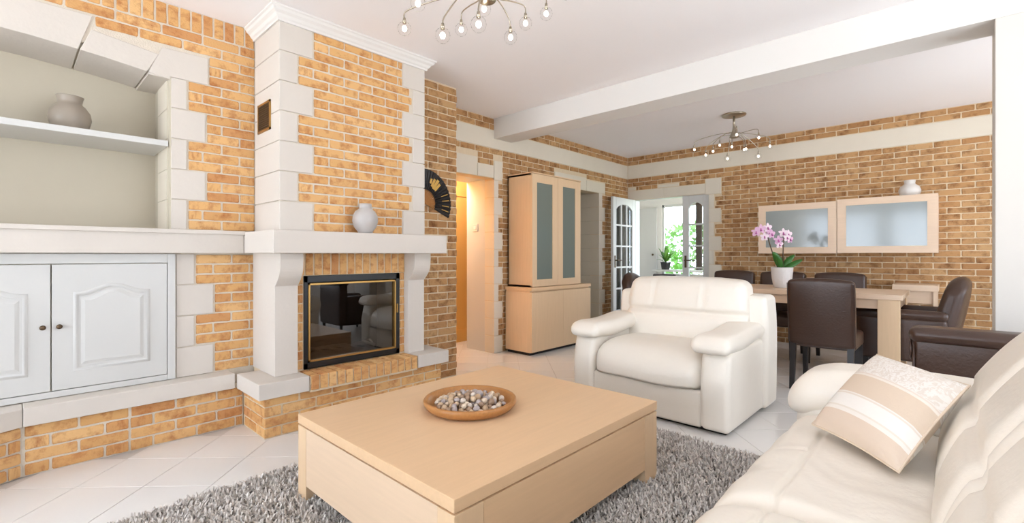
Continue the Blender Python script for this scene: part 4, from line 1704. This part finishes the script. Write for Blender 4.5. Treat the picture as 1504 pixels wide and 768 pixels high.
# ---- striped cushion on the sofa
BLc, BRc, TRc, TLc = Vector((-0.405, 2.116, 0.498)), Vector((-0.126, 1.823, 0.498)), Vector((0.030, 2.085, 0.735)), Vector((-0.240, 2.470, 0.735))
nrm = (BRc - BLc).cross(TLc - BLc).normalized()
if nrm.z < 0:
    nrm = -nrm
nG = 26
v = []
uvs = []
f = []
for s in (1, -1):
    for i in range(nG + 1):
        for j in range(nG + 1):
            u, w_ = i / nG, j / nG
            a, b_ = 2 * u - 1, 2 * w_ - 1
            # edges draw in slightly between the corners
            uu = 0.5 + 0.5 * a * (1 - 0.055 * (1 - b_ * b_))
            ww = 0.5 + 0.5 * b_ * (1 - 0.055 * (1 - a * a))
            p = (BLc * (1 - uu) + BRc * uu) * (1 - ww) + (TLc * (1 - uu) + TRc * uu) * ww
            t = (max(0, 1 - a * a) * max(0, 1 - b_ * b_)) ** 0.42
            p = p + nrm * (s * 0.078 * t + 0.0)
            v.append(tuple(p))
            uvs.append((u, w_))
    o_ = 0 if s > 0 else (nG + 1) ** 2
    for i in range(nG):
        for j in range(nG):
            q = (o_ + i * (nG + 1) + j, o_ + (i + 1) * (nG + 1) + j, o_ + (i + 1) * (nG + 1) + j + 1, o_ + i * (nG + 1) + j + 1)
            f.append(q if s > 0 else q[::-1])
cu_ = link_mesh('cushion', v, f, 'pillow', None, smooth=True, uvs=uvs)
tag(cu_, 'beige and white striped lace cushion leaning on the ivory sofa', 'cushion')
pipe = []
for (A_, B_) in ((BLc, BRc), (BRc, TRc), (TRc, TLc), (TLc, BLc)):
    cen = (BLc + BRc + TRc + TLc) / 4
    for k in range(10):
        t = k / 10
        p = A_ * (1 - t) + B_ * t
        mid_ = (A_ + B_) / 2
        b_ = 2 * t - 1
        p = p + (cen - mid_) * 0.055 * (1 - b_ * b_)
        pipe.append(tuple(p))
pipe.append(pipe[0])
MB().tube(pipe, 0.004, 6, False).build('piping', mat_plain('beige_piping', (224, 204, 180), 0.85), cu_, smooth=True)

# ---- display cabinet
dc = empty('display_cabinet', (-3.7, 4.6, 0), 'tall light oak display cabinet with two frosted glass doors on brick wall', 'cabinet')
cx0, cx1, cy0, cy1 = -3.9, -3.487, 4.03, 5.205
box('base_body', cx0, cx1 - 0.02, cy0, cy1, 0.035, 0.715, 'oak_z', dc, bevel=0.002)
box('plinth', cx0 + 0.02, cx1 - 0.05, cy0 + 0.02, cy1 - 0.02, 0.001, 0.035, 'gap', dc)
box('base_top', cx0 - 0.002, cx1 + 0.003, cy0 - 0.004, cy1 + 0.004, 0.735, 0.775, 'oak', dc, bevel=0.002)
box('shadow_gap', cx0 + 0.01, cx1 - 0.03, cy0 + 0.002, cy1 - 0.002, 0.715, 0.735, 'oak', dc)
ymid = (cy0 + cy1) / 2
box('door', cx1 - 0.02, cx1, cy0 + 0.001, ymid - 0.001, 0.04, 0.72, 'oak_z', dc, bevel=0.0015)
box('door', cx1 - 0.02, cx1, ymid + 0.001, cy1 - 0.001, 0.04, 0.72, 'oak_z', dc, bevel=0.0015)
ux, uy0, uy1, uz1 = -3.522, 4.078, 5.028, 2.085
ub = MB()
ub.box(cx0, ux - 0.02, uy0, uy0 + 0.022, 0.777, uz1).box(cx0, ux - 0.02, uy1 - 0.022, uy1, 0.777, uz1).box(cx0, ux - 0.02, uy0, uy1, uz1 - 0.022, uz1).box(cx0, ux - 0.02, uy0, uy1, 0.777, 0.80).box(cx0, cx0 + 0.012, uy0, uy1, 0.777, uz1)
ub.build('upper_body', 'oak_z', dc, bevel=0.0015)
box('cornice', cx0 - 0.002, ux + 0.004, uy0 - 0.006, uy1 + 0.006, uz1, uz1 + 0.014, 'oak', dc, bevel=0.001)
for z in (1.2, 1.63):
    box('shelf', cx0 + 0.012, ux - 0.05, uy0 + 0.023, uy1 - 0.023, z - 0.01, z + 0.01, 'oak', dc)
um = (uy0 + uy1) / 2
for a, b_, g0, g1 in ((uy0 + 0.001, um - 0.0015, 4.163, 4.452), (um + 0.0015, uy1 - 0.001, 4.655, 4.912)):
    m_ = MB()
    za, zb_ = 0.782, uz1 - 0.004
    ga, gb = 0.862, 1.985
    m_.box(ux - 0.02, ux, a, g0, za, zb_).box(ux - 0.02, ux, g1, b_, za, zb_).box(ux - 0.02, ux, g0, g1, za, ga).box(ux - 0.02, ux, g0, g1, gb, zb_)
    d_ = m_.build('door', 'oak_z', dc)
    gl_ = box('glass', ux - 0.013, ux - 0.008, g0, g1, ga, gb, 'frost', d_)
    gl_['label'] = 'grey green frosted glass panel'

# ---- two wall cabinets on the dining wall


def wall_cabinet(x0, x1, z0, z1, label):
    y0, y1 = 6.592, YB - 0.001
    r = empty('wall_cabinet', ((x0 + x1) / 2, y1, z0), label, 'cabinet', 'oak wall cabinets on the dining wall')
    box('cabinet_body', x0 + 0.001, x1 - 0.001, y0 + 0.022, y1, z0, z1, 'oak_pale', r, bevel=0.0015)
    fw = 0.085
    m_ = MB()
    m_.box(x0, x0 + fw, y0, y0 + 0.02, z0, z1).box(x1 - fw, x1, y0, y0 + 0.02, z0, z1).box(x0 + fw, x1 - fw, y0, y0 + 0.02, z0, z0 + fw * 0.9).box(x0 + fw, x1 - fw, y0, y0 + 0.02, z1 - fw * 0.9, z1)
    d_ = m_.build('door', 'oak_pale', r)
    g = box('glass', x0 + fw, x1 - fw, y0 + 0.007, y0 + 0.012, z0 + fw * 0.9, z1 - fw * 0.9, 'frost_light', d_)
    g['label'] = 'pale grey frosted glass panel'
    return r


wall_cabinet(-1.855, -1.018, 1.165, 1.775, 'oak wall cabinet with grey glass behind the orchid')
wall_cabinet(-1.012, -0.139, 1.170, 1.79, 'oak wall cabinet with grey glass carrying the small white vase')


# ---- vases
def vase(name, c, prof, mat, label):
    o = MB().lathe(prof, c, 40).build(name, mat, None, smooth=True)
    return tag(o, label, 'vase')


vase('vase', (-3.83, 0.243, 1.869), [(0, 0.0), (0.058, 0.0), (0.062, 0.006), (0.088, 0.045), (0.098, 0.085), (0.092, 0.125), (0.070, 0.160), (0.056, 0.172), (0.055, 0.185), (0.060, 0.212), (0.063, 0.217), (0.058, 0.218), (0.050, 0.200), (0.045, 0.165), (0.0, 0.15)], 'taupe', 'round taupe ceramic vase on the niche shelf')
vase('vase', (-3.083, 1.742, 1.3035), [(0, 0.0), (0.044, 0.0), (0.048, 0.006), (0.078, 0.045), (0.089, 0.088), (0.085, 0.125), (0.068, 0.156), (0.047, 0.172), (0.041, 0.180), (0.045, 0.188), (0.045, 0.206), (0.041, 0.211), (0.036, 0.207), (0.034, 0.18), (0, 0.16)], 'greyvase', 'round grey ceramic vase with narrow neck on the mantel')
vase('vase', (-0.372, 6.72, 1.7905), [(0, 0.0), (0.075, 0.0), (0.082, 0.006), (0.096, 0.04), (0.096, 0.065), (0.082, 0.098), (0.054, 0.122), (0.046, 0.132), (0.050, 0.165), (0.047, 0.172), (0.040, 0.17), (0.036, 0.13), (0, 0.11)], 'whitevase', 'small white ceramic vase on top of the wall cabinet')

# ---- folding fan on the brick pier
fan = empty('folding_fan', (-3.455, 2.53, 1.62), 'black folding fan with gold print hung on the brick pier', 'fan')
fc = (2.53, 1.615)
R0, R1 = 0.11, 0.305
nR = 22
a0, a1 = math.radians(-24), math.radians(120)
v = []
f = []
for k in range(2 * nR + 1):
    a = a0 + (a1 - a0) * k / (2 * nR)
    off = 0.008 if k % 2 else 0.0
    for r in (R0, R1):
        v.append((-3.462 + off, fc[0] + r * math.cos(a), fc[1] + r * math.sin(a)))
for k in range(2 * nR):
    f.append((2 * k, 2 * k + 2, 2 * k + 3, 2 * k + 1))
nv = len(v)
v += [(x - 0.0015, y, z) for x, y, z in v]
f += [tuple(i + nv for i in q[::-1]) for q in f]
link_mesh('leaf', v, f, 'fan', fan)
for k in range(0, nR + 1, 1):
    a = a0 + (a1 - a0) * k / nR
    m_ = MB()
    p0_, p1_ = (fc[0] - 0.02 * math.cos(a), fc[1] - 0.02 * math.sin(a)), (fc[0] + (R0 + 0.01) * math.cos(a), fc[1] + (R0 + 0.01) * math.sin(a))
    m_.tube([(-3.459, p0_[0], p0_[1]), (-3.457, p1_[0], p1_[1])], 0.0045, 5)
    m_.build('rib', 'bowl_wood', fan)
# gold emblem strokes
for (aa, r0_, r1_, th) in ((62, 0.17, 0.25, 0.012), (54, 0.16, 0.265, 0.014), (46, 0.165, 0.25, 0.012), (70, 0.19, 0.235, 0.010), (20, 0.2, 0.28, 0.003), (8, 0.2, 0.28, 0.003), (-4, 0.2, 0.28, 0.003), (-14, 0.2, 0.28, 0.003)):
    a = math.radians(aa)
    ca_, sa_ = math.cos(a), math.sin(a)
    m_ = MB()
    q = []
    for r, s in ((r0_, -1), (r1_, -1), (r1_, 1), (r0_, 1)):
        q.append((fc[0] + r * ca_ - s * th * sa_, fc[1] + r * sa_ + s * th * ca_))
    m_.prism(q, 'X', -3.4535, -3.4525)
    m_.build('gold_mark', 'gold', fan)

# ---- dining table
dt = empty('dining_table', (-1.39, 5.65, 0), 'long pale oak dining table with square legs', 'table')
tx0, tx1, ty0, ty1, tz = -2.55, -0.335, 5.2, 6.05, 0.803
box('tabletop', tx0, tx1, ty0, ty1, tz - 0.045, tz, 'oak_pale', dt, bevel=0.002)
for y0, y1 in ((ty0 + 0.03, ty0 + 0.055), (ty1 - 0.055, ty1 - 0.03)):
    box('apron', tx0 + 0.15, tx1 - 0.15, y0, y1, tz - 0.13, tz - 0.046, 'oak_pale', dt)
for x0 in (tx0 + 0.03, tx1 - 0.055):
    box('apron', x0, x0 + 0.025, ty0 + 0.12, ty1 - 0.12, tz - 0.13, tz - 0.046, 'oak_pale', dt)
for x0, x1 in ((tx0 + 0.02, tx0 + 0.17), (tx1 - 0.17, tx1 - 0.02)):
    for y0, y1 in ((ty0 + 0.01, ty0 + 0.12), (ty1 - 0.12, ty1 - 0.01)):
        box('leg', x0, x1, y0, y1, 0.001, tz - 0.046, 'oak_z', dt, bevel=0.002)

# ---- small console against the dining wall
cn = empty('console_table', (-0.32, 6.7, 0), 'small pale oak console against brick wall beyond the dining table', 'table')
box('top', -0.505, -0.135, 6.5, YB - 0.01, 0.768, 0.832, 'oak_pale', cn, bevel=0.002)
for x0 in (-0.495, -0.175):
    for y0 in (6.51, YB - 0.05):
        box('leg', x0, x0 + 0.03, y0, y0 + 0.03, 0.001, 0.768, 'oak_pale', cn)
box('apron', -0.465, -0.175, 6.53, 6.545, 0.64, 0.768, 'oak_pale', cn)

# ---- parsons chairs (built at the origin, facing +Y, back at y = 0)


def make_chair():
    r = empty('dining_chair', (0, 0, 0), 'x', 'chair')
    w = 0.235

    def bw_(x, y, z):
        y2 = y - 0.11 * max(0, z - 0.45)
        z2 = z - 0.014 * (x / w) ** 2 * max(0, (z - 0.6) / 0.35)
        return (x, y2, z2)
    soft('backrest', (-w, w, 0.0, 0.085, 0.385, 0.945), 0.026, 'leather_brown', r, (0.004, 0.012, 0.01), (10, 4, 14), bw_)
    soft('seat', (-w + 0.004, w - 0.004, 0.075, 0.53, 0.36, 0.485), 0.028, 'leather_brown', r, (0.004, 0.006, 0.014), (10, 10, 4))
    for sx in (-1, 1):
        for y0, y1, lean_ in ((0.01, 0.055, -0.05), (0.465, 0.51, 0.0)):
            xa = sx * (w - 0.03)
            m_ = MB()
            v_ = []
            for z, s in ((0.0, 0.0175), (0.40, 0.0225)):
                yo = lean_ * (1 - z / 0.40)
                ym_ = (y0 + y1) / 2
                v_ += [(xa - s, ym_ - s + yo, z), (xa + s, ym_ - s + yo, z), (xa + s, ym_ + s + yo, z), (xa - s, ym_ + s + yo, z)]
            m_.add(v_, [(0, 3, 2, 1), (4, 5, 6, 7), (0, 1, 5, 4), (1, 2, 6, 5), (2, 3, 7, 6), (3, 0, 4, 7)])
            m_.build('leg', 'black_wood', r)
    # stitched seam round the top of the back
    MB().tube([(-w - 0.001, 0.006 - 0.11 * (z - .45) if z > .45 else 0.006, z) for z in (0.40, 0.6, 0.8, 0.91)], 0.003, 5).build('seam', 'leather_brown', r)
    MB().tube([(w + 0.001, 0.006 - 0.11 * (z - .45) if z > .45 else 0.006, z) for z in (0.40, 0.6, 0.8, 0.91)], 0.003, 5).build('seam', 'leather_brown', r)
    return r


ch = make_chair()
grp = 'brown leather dining chairs'
chair_spots = [((-0.825, 4.62), 0, 'dark brown leather dining chair with its back turned, in front of table'),
               ((-0.945, 6.30), PI, 'brown leather dining chair across the table below the cabinet seam'),
               ((-1.51, 6.30), PI, 'brown leather dining chair across the table behind the orchid pot'),
               ((-2.06, 6.30), PI, 'brown leather dining chair across the table beside the glazed doors')]
for k, ((x, y), rz, lab) in enumerate(chair_spots):
    c_ = ch if k == 0 else copy_tree(ch)
    c_.location = (x, y, 0.001)
    c_.rotation_euler = (0, 0, rz)
    tag(c_, lab, 'chair', grp)


def make_tub():
    """leather armchair facing +Y, centred on x, back at y = 0"""
    r = empty('dining_armchair', (0, 0, 0), 'x', 'armchair')
    w = 0.30

    def bw_(x, y, z):
        t = max(0, (z - 0.42))
        y2 = y - 0.20 * t
        e = x / w
        z2 = z - 0.11 * abs(e) ** 2.6 * max(0, (z - 0.55) / 0.4)
        return (x * (1 - 0.10 * max(0, (z - 0.6) / 0.35)), y2 + 0.05 * e * e, z2)
    soft('backrest', (-w, w, 0.0, 0.12, 0.22, 0.94), 0.05, 'leather_brown', r, (0.0, 0.03, 0.02), (14, 4, 18), bw_)
    soft('seat', (-w + 0.07, w - 0.07, 0.09, 0.66, 0.24, 0.47), 0.04, 'leather_brown', r, (0, 0.015, 0.025), (10, 12, 4))
    for s in (-1, 1):
        soft('arm', (s * w - 0.045, s * w + 0.045, 0.05, 0.66, 0.22, 0.60), 0.03, 'leather_brown', r, (0.006, 0.008, 0), (4, 10, 8))
        soft('arm_roll', (s * w - 0.055, s * w + 0.055, 0.04, 0.685, 0.585, 0.665), 0.039, 'leather_brown', r, (0.006, 0.006, 0.004), (6, 12, 4))
        pts = []
        for k in range(13):
            a = 2 * PI * k / 12
            pts.append((s * w + 0.05 * math.cos(a), 0.672 + 0.012, 0.62 + 0.042 * math.sin(a)))
        MB().tube(pts, 0.004, 5, False).build('piping', 'leather_brown', r)
        MB().tube([(s * w + 0.03, 0.668, 0.58), (s * w + 0.035, 0.668, 0.45), (s * w + 0.03, 0.668, 0.24)], 0.004, 5).build('piping', 'leather_brown', r)
        for y in (0.06, 0.60):
            xa = s * (w - 0.04)
            m_ = MB().add([(xa + i * q, y + j * q, z) for z, q in ((0.0, 0.016), (0.235, 0.024)) for i, j in ((-1, -1), (1, -1), (1, 1), (-1, 1))],
                          [(0, 3, 2, 1), (4, 5, 6, 7), (0, 1, 5, 4), (1, 2, 6, 5), (2, 3, 7, 6), (3, 0, 4, 7)])
            m_.build('leg', 'black_wood', r)
    return r


tb = make_tub()
tub_spots = [((-0.01, 5.625), PI / 2, (0.84, 1.0, 1.0), 'brown leather armchair at the end of the dining table near white column'),
             ((-3.1, 5.625), -PI / 2, (0.84, 0.95, 0.95), 'brown leather armchair at the table end beside the glazed doors')]
for k, ((x, y), rz, s, lab) in enumerate(tub_spots):
    c_ = tb if k == 0 else copy_tree(tb)
    c_.location = (x, y, 0.001)
    c_.rotation_euler = (0, 0, rz)
    c_.scale = s
    tag(c_, lab, 'armchair', 'brown leather armchairs')

# ---- low club chair seen from behind, between sofa and column
cl = empty('club_chair', (0.14, 3.5, 0), 'low brown leather club chair with rolled back edge right behind the ivory sofa', 'armchair', 'brown leather armchairs')
kx0, kx1, ky0, ky1 = -0.175, 0.46, 3.20, 3.84
soft('backrest', (kx0 + 0.012, kx1 - 0.012, ky0 + 0.012, ky0 + 0.13, 0.13, 0.715), 0.02, 'leather_brown', cl, (0.002, 0.012, 0), (12, 4, 14))
soft('back_roll', (kx0 - 0.006, kx1 + 0.006, ky0 - 0.012, ky0 + 0.15, 0.70, 0.775), 0.036, 'leather_brown', cl, (0.004, 0.008, 0.004), (14, 6, 4))
for xa, xb2 in ((kx0, kx0 + 0.10), (kx1 - 0.10, kx1)):
    soft('arm', (xa, xb2, ky0 + 0.10, ky1, 0.13, 0.54), 0.035, 'leather_brown', cl, (0.006, 0.008, 0.01), (4, 12, 8))
soft('seat_cushion', (kx0 + 0.1, kx1 - 0.1, ky0 + 0.12, ky1 + 0.005, 0.2, 0.42), 0.04, 'leather_brown', cl, (0, 0.02, 0.025), (10, 10, 4))
for x in (kx0 + 0.012, kx1 - 0.012):
    MB().tube([(x, ky0 + 0.014, 0.70), (x, ky0 + 0.012, 0.5), (x, ky0 + 0.014, 0.15)], 0.005, 6).build('piping', 'leather_brown', cl, smooth=True)
    pts = [(x + (0.0 if x > 0.1 else -0.012), ky0 + 0.06 + 0.05 * math.cos(2 * PI * k / 14), 0.655 + 0.05 * math.sin(2 * PI * k / 14)) for k in range(15)]
    MB().tube(pts, 0.005, 6, False).build('piping', 'leather_brown', cl, smooth=True)
for x in (kx0 + 0.05, kx1 - 0.05):
    for y in (ky0 + 0.05, ky1 - 0.05):
        MB().tube([(x, y, 0.001), (x, y, 0.14)], [0.016, 0.024], 10).build('foot', 'black_wood', cl, smooth=True)

# ---- orchid on the dining table
OX, OY, OZ = -1.337, 5.56, tz
orc = empty('orchid', (OX, OY, OZ), 'pink orchid in a white pot on the dining table', 'plant')
MB().lathe([(0, 0.001), (0.070, 0.001), (0.078, 0.008), (0.095, 0.10), (0.104, 0.205), (0.104, 0.215), (0.096, 0.215), (0.09, 0.19), (0, 0.19)], (OX, OY, OZ), 36).build('pot', 'pot', orc, smooth=True)
RT = Vector((math.cos(YAW), math.sin(YAW), 0))     # sideways as one stands before the table
FW = Vector((-math.sin(YAW), math.cos(YAW), 0))


def op(a, b_, h):
    p = Vector((OX, OY, OZ)) + RT * a + FW * b_
    return (p.x, p.y, OZ + h)


def orchid_leaf(pts, width):
    pts = [Vector(p) for p in pts]
    v = []
    f = []
    n = 8
    for i in range(n + 1):
        t = i / n
        p = pts[0] * (1 - t) ** 2 + pts[1] * 2 * t * (1 - t) + pts[2] * t * t
        tg = ((pts[1] - pts[0]) * (1 - t) + (pts[2] - pts[1]) * t).normalized()
        sd = tg.cross(FW)
        sd = (sd + FW * 0.5).normalized()
        wd_ = width * 0.5 * math.sin(PI * (0.12 + 0.86 * t)) ** 0.6
        v += [tuple(p - sd * wd_), tuple(p + Vector((0, 0, -0.006))), tuple(p + sd * wd_)]
    for i in range(n):
        a = i * 3
        f += [(a, a + 1, a + 4, a + 3), (a + 1, a + 2, a + 5, a + 4)]
    o = link_mesh('leaf', v, f, 'leaf', orc, smooth=True)
    md = o.modifiers.new('thick', 'SOLIDIFY')
    md.thickness = 0.003


orchid_leaf([op(-0.01, 0, 0.20), op(-0.05, -0.03, 0.30), op(-0.125, -0.05, 0.375)], 0.075)
orchid_leaf([op(0.01, 0, 0.20), op(0.05, 0.0, 0.28), op(0.12, -0.02, 0.345)], 0.06)
orchid_leaf([op(0.02, -0.02, 0.20), op(0.10, -0.03, 0.25), op(0.19, -0.04, 0.295)], 0.055)
orchid_leaf([op(-0.02, -0.02, 0.20), op(-0.06, -0.06, 0.27), op(-0.09, -0.08, 0.33)], 0.06)
orchid_leaf([op(0.0, 0.03, 0.20), op(0.03, 0.07, 0.27), op(0.06, 0.10, 0.31)], 0.05)
stem1 = [op(-0.04, 0, 0.2), op(-0.09, 0, 0.34), op(-0.135, 0, 0.48), op(-0.16, 0, 0.58), op(-0.22, 0, 0.635), op(-0.28, 0, 0.61)]
stem2 = [op(0.012, 0, 0.2), op(0.012, 0, 0.36), op(0.018, 0, 0.50), op(0.02, 0, 0.56), op(-0.02, 0, 0.555)]
for st_ in (stem1, stem2):
    MB().tube(st_, [0.006] * 3 + [0.004] * (len(st_) - 3), 6).build('stem', 'stem', orc, smooth=True)


def flower(c, s, mats, tilt):
    """five broad petals and a darker lip, facing back towards the room"""
    root = None
    fc_ = Vector(c)
    fdir = (-FW + RT * tilt).normalized()
    a_ = fdir.cross(Vector((0, 0, 1))).normalized()
    b_ = a_.cross(fdir).normalized()
    core = MB().sphere(c, s * 0.16, 8).build('flower', 'petal_deep', orc, smooth=True)
    for k in range(5):
        an_ = PI / 2 + 2 * PI * k / 5
        d = a_ * math.cos(an_) + b_ * math.sin(an_)
        e = a_ * -math.sin(an_) + b_ * math.cos(an_)
        v = [tuple(fc_)]
        wid = 0.5 if k % 2 else 0.36
        ring = []
        for q in range(9):
            t = -1 + 2 * q / 8
            rr = s * (0.25 + 0.75 * math.cos(t * PI / 2) ** 0.6)
            v.append(tuple(fc_ + d * rr + e * s * wid * t * (1 if abs(t) < 0.9 else 0.8) - fdir * s * 0.12 * (rr / s)))
        f_ = [(0, i, i + 1) for i in range(1, 9)]
        link_mesh('petal', v, f_, mats, core, smooth=True)
    MB().sphere(tuple(fc_ + fdir * s * 0.15 - b_ * s * 0.3), s * 0.22, 8, (1, 1, 0.8)).build('lip', 'petal_deep', core, smooth=True)


for (a, h, s, mt, tl) in ((-0.285, 0.585, 0.05, 'petal', -0.5), (-0.24, 0.615, 0.052, 'petal', -0.2), (-0.155, 0.63, 0.052, 'petal_pale', 0.1), (-0.115, 0.565, 0.05, 'petal', 0.3), (-0.20, 0.535, 0.046, 'petal_pale', -0.3), (-0.145, 0.585, 0.042, 'petal', 0.0),
                          (0.0, 0.575, 0.05, 'petal_pale', -0.2), (0.06, 0.56, 0.05, 'petal_pale', 0.2), (0.08, 0.51, 0.046, 'petal', 0.3), (-0.045, 0.50, 0.05, 'petal', -0.2), (-0.03, 0.455, 0.044, 'petal_pale', 0.0), (0.03, 0.525, 0.044, 'petal_pale', 0.1)):
    flower(op(a, -0.03 + random.uniform(-0.02, 0.02), h), s, mt, tl)


# ---- chandeliers
def chandelier(cx, cy, bulbs, label, lit, hub_z=2.47):
    r = empty('ceiling_light', (cx, cy, CEIL - 0.001), label, 'chandelier', 'branching nickel ceiling lights')
    MB().lathe([(0, 0.0), (0.125, 0.0), (0.128, -0.008), (0.12, -0.018), (0.03, -0.026), (0, -0.026)], (cx, cy, CEIL - 0.001), 40).build('canopy', 'steel', r, smooth=True)
    MB().tube([(cx, cy, CEIL - 0.02), (cx, cy, hub_z + 0.12)], 0.013, 12).build('stem', 'steel', r, smooth=True)
    MB().lathe([(0.012, 0.13), (0.018, 0.09), (0.03, 0.05), (0.05, 0.01), (0.046, 0.0), (0, 0.0)], (cx, cy, hub_z), 20).build('hub', 'steel', r, smooth=True)
    for (bx, by, bz) in bulbs:
        e = Vector((bx - cx, by - cy, 0))
        L = max(e.length, 0.05)
        d = e.normalized() if e.length > 1e-4 else Vector((1, 0, 0))
        p = [Vector((cx, cy, hub_z + 0.06)) + d * 0.02, Vector((cx, cy, hub_z + 0.05)) + d * L * 0.30,
             Vector((cx, cy, (hub_z + bz) / 2 + 0.08)) + d * L * 0.66, Vector((bx, by, bz + 0.095)) - d * 0.012, Vector((bx, by, bz + 0.05))]
        # smooth the arm
        pts = []
        for i in range(len(p) - 1):
            p_1 = p[max(i - 1, 0)]; p2 = p[min(i + 1, len(p) - 1)]; p3 = p[min(i + 2, len(p) - 1)]
            for k in range(6):
                t = k / 6
                pts.append(0.5 * ((2 * p[i]) + (p2 - p_1) * t + (2 * p_1 - 5 * p[i] + 4 * p2 - p3) * t * t + (-p_1 + 3 * p[i] - 3 * p2 + p3) * t ** 3))
        pts.append(p[-1])
        MB().tube([tuple(q) for q in pts], 0.0038, 6).build('arm', 'steel', r, smooth=True)
        so_ = MB().tube([(bx, by, bz + 0.058), (bx, by, bz + 0.03)], [0.0075, 0.0105], 10).build('socket', 'steel', r, smooth=True)
        MB().sphere((bx, by, bz), 0.013, 10, (1, 1, 1.2)).build('bulb', 'bulb' if lit else 'bulb_dim', so_, smooth=True)
        MB().sphere((bx, by, bz), 0.036, 16).build('globe', 'globe', so_, smooth=True)
    return r


near = [(-2.171, 1.459, 2.37), (-1.91, 1.361, 2.373), (-1.783, 1.412, 2.194), (-1.584, 1.461, 2.198), (-1.821, 1.719, 2.45), (-1.788, 1.888, 2.346), (-1.794, 2.019, 2.532 - 0.06), (-1.712, 2.105, 2.53), (-1.45, 1.62, 2.42), (-1.42, 1.9, 2.46), (-2.1, 1.8, 2.46)]
chandelier(-1.78, 1.70, near, 'branching nickel ceiling light with lit bulbs above the coffee table', True)
far = [(-2.17, 5.33, 2.342), (-2.10, 5.48, 2.296), (-1.98, 5.38, 2.304), (-1.90, 5.60, 2.243), (-1.836, 5.551, 2.36), (-1.74, 5.72, 2.35), (-1.60, 5.70, 2.449), (-1.53, 5.86, 2.372), (-1.66, 5.90, 2.281), (-1.72, 5.35, 2.44), (-2.05, 5.78, 2.45), (-1.84, 5.98, 2.40)]
chandelier(-1.832, 5.607, far, 'branching nickel ceiling light above the dining table', False)
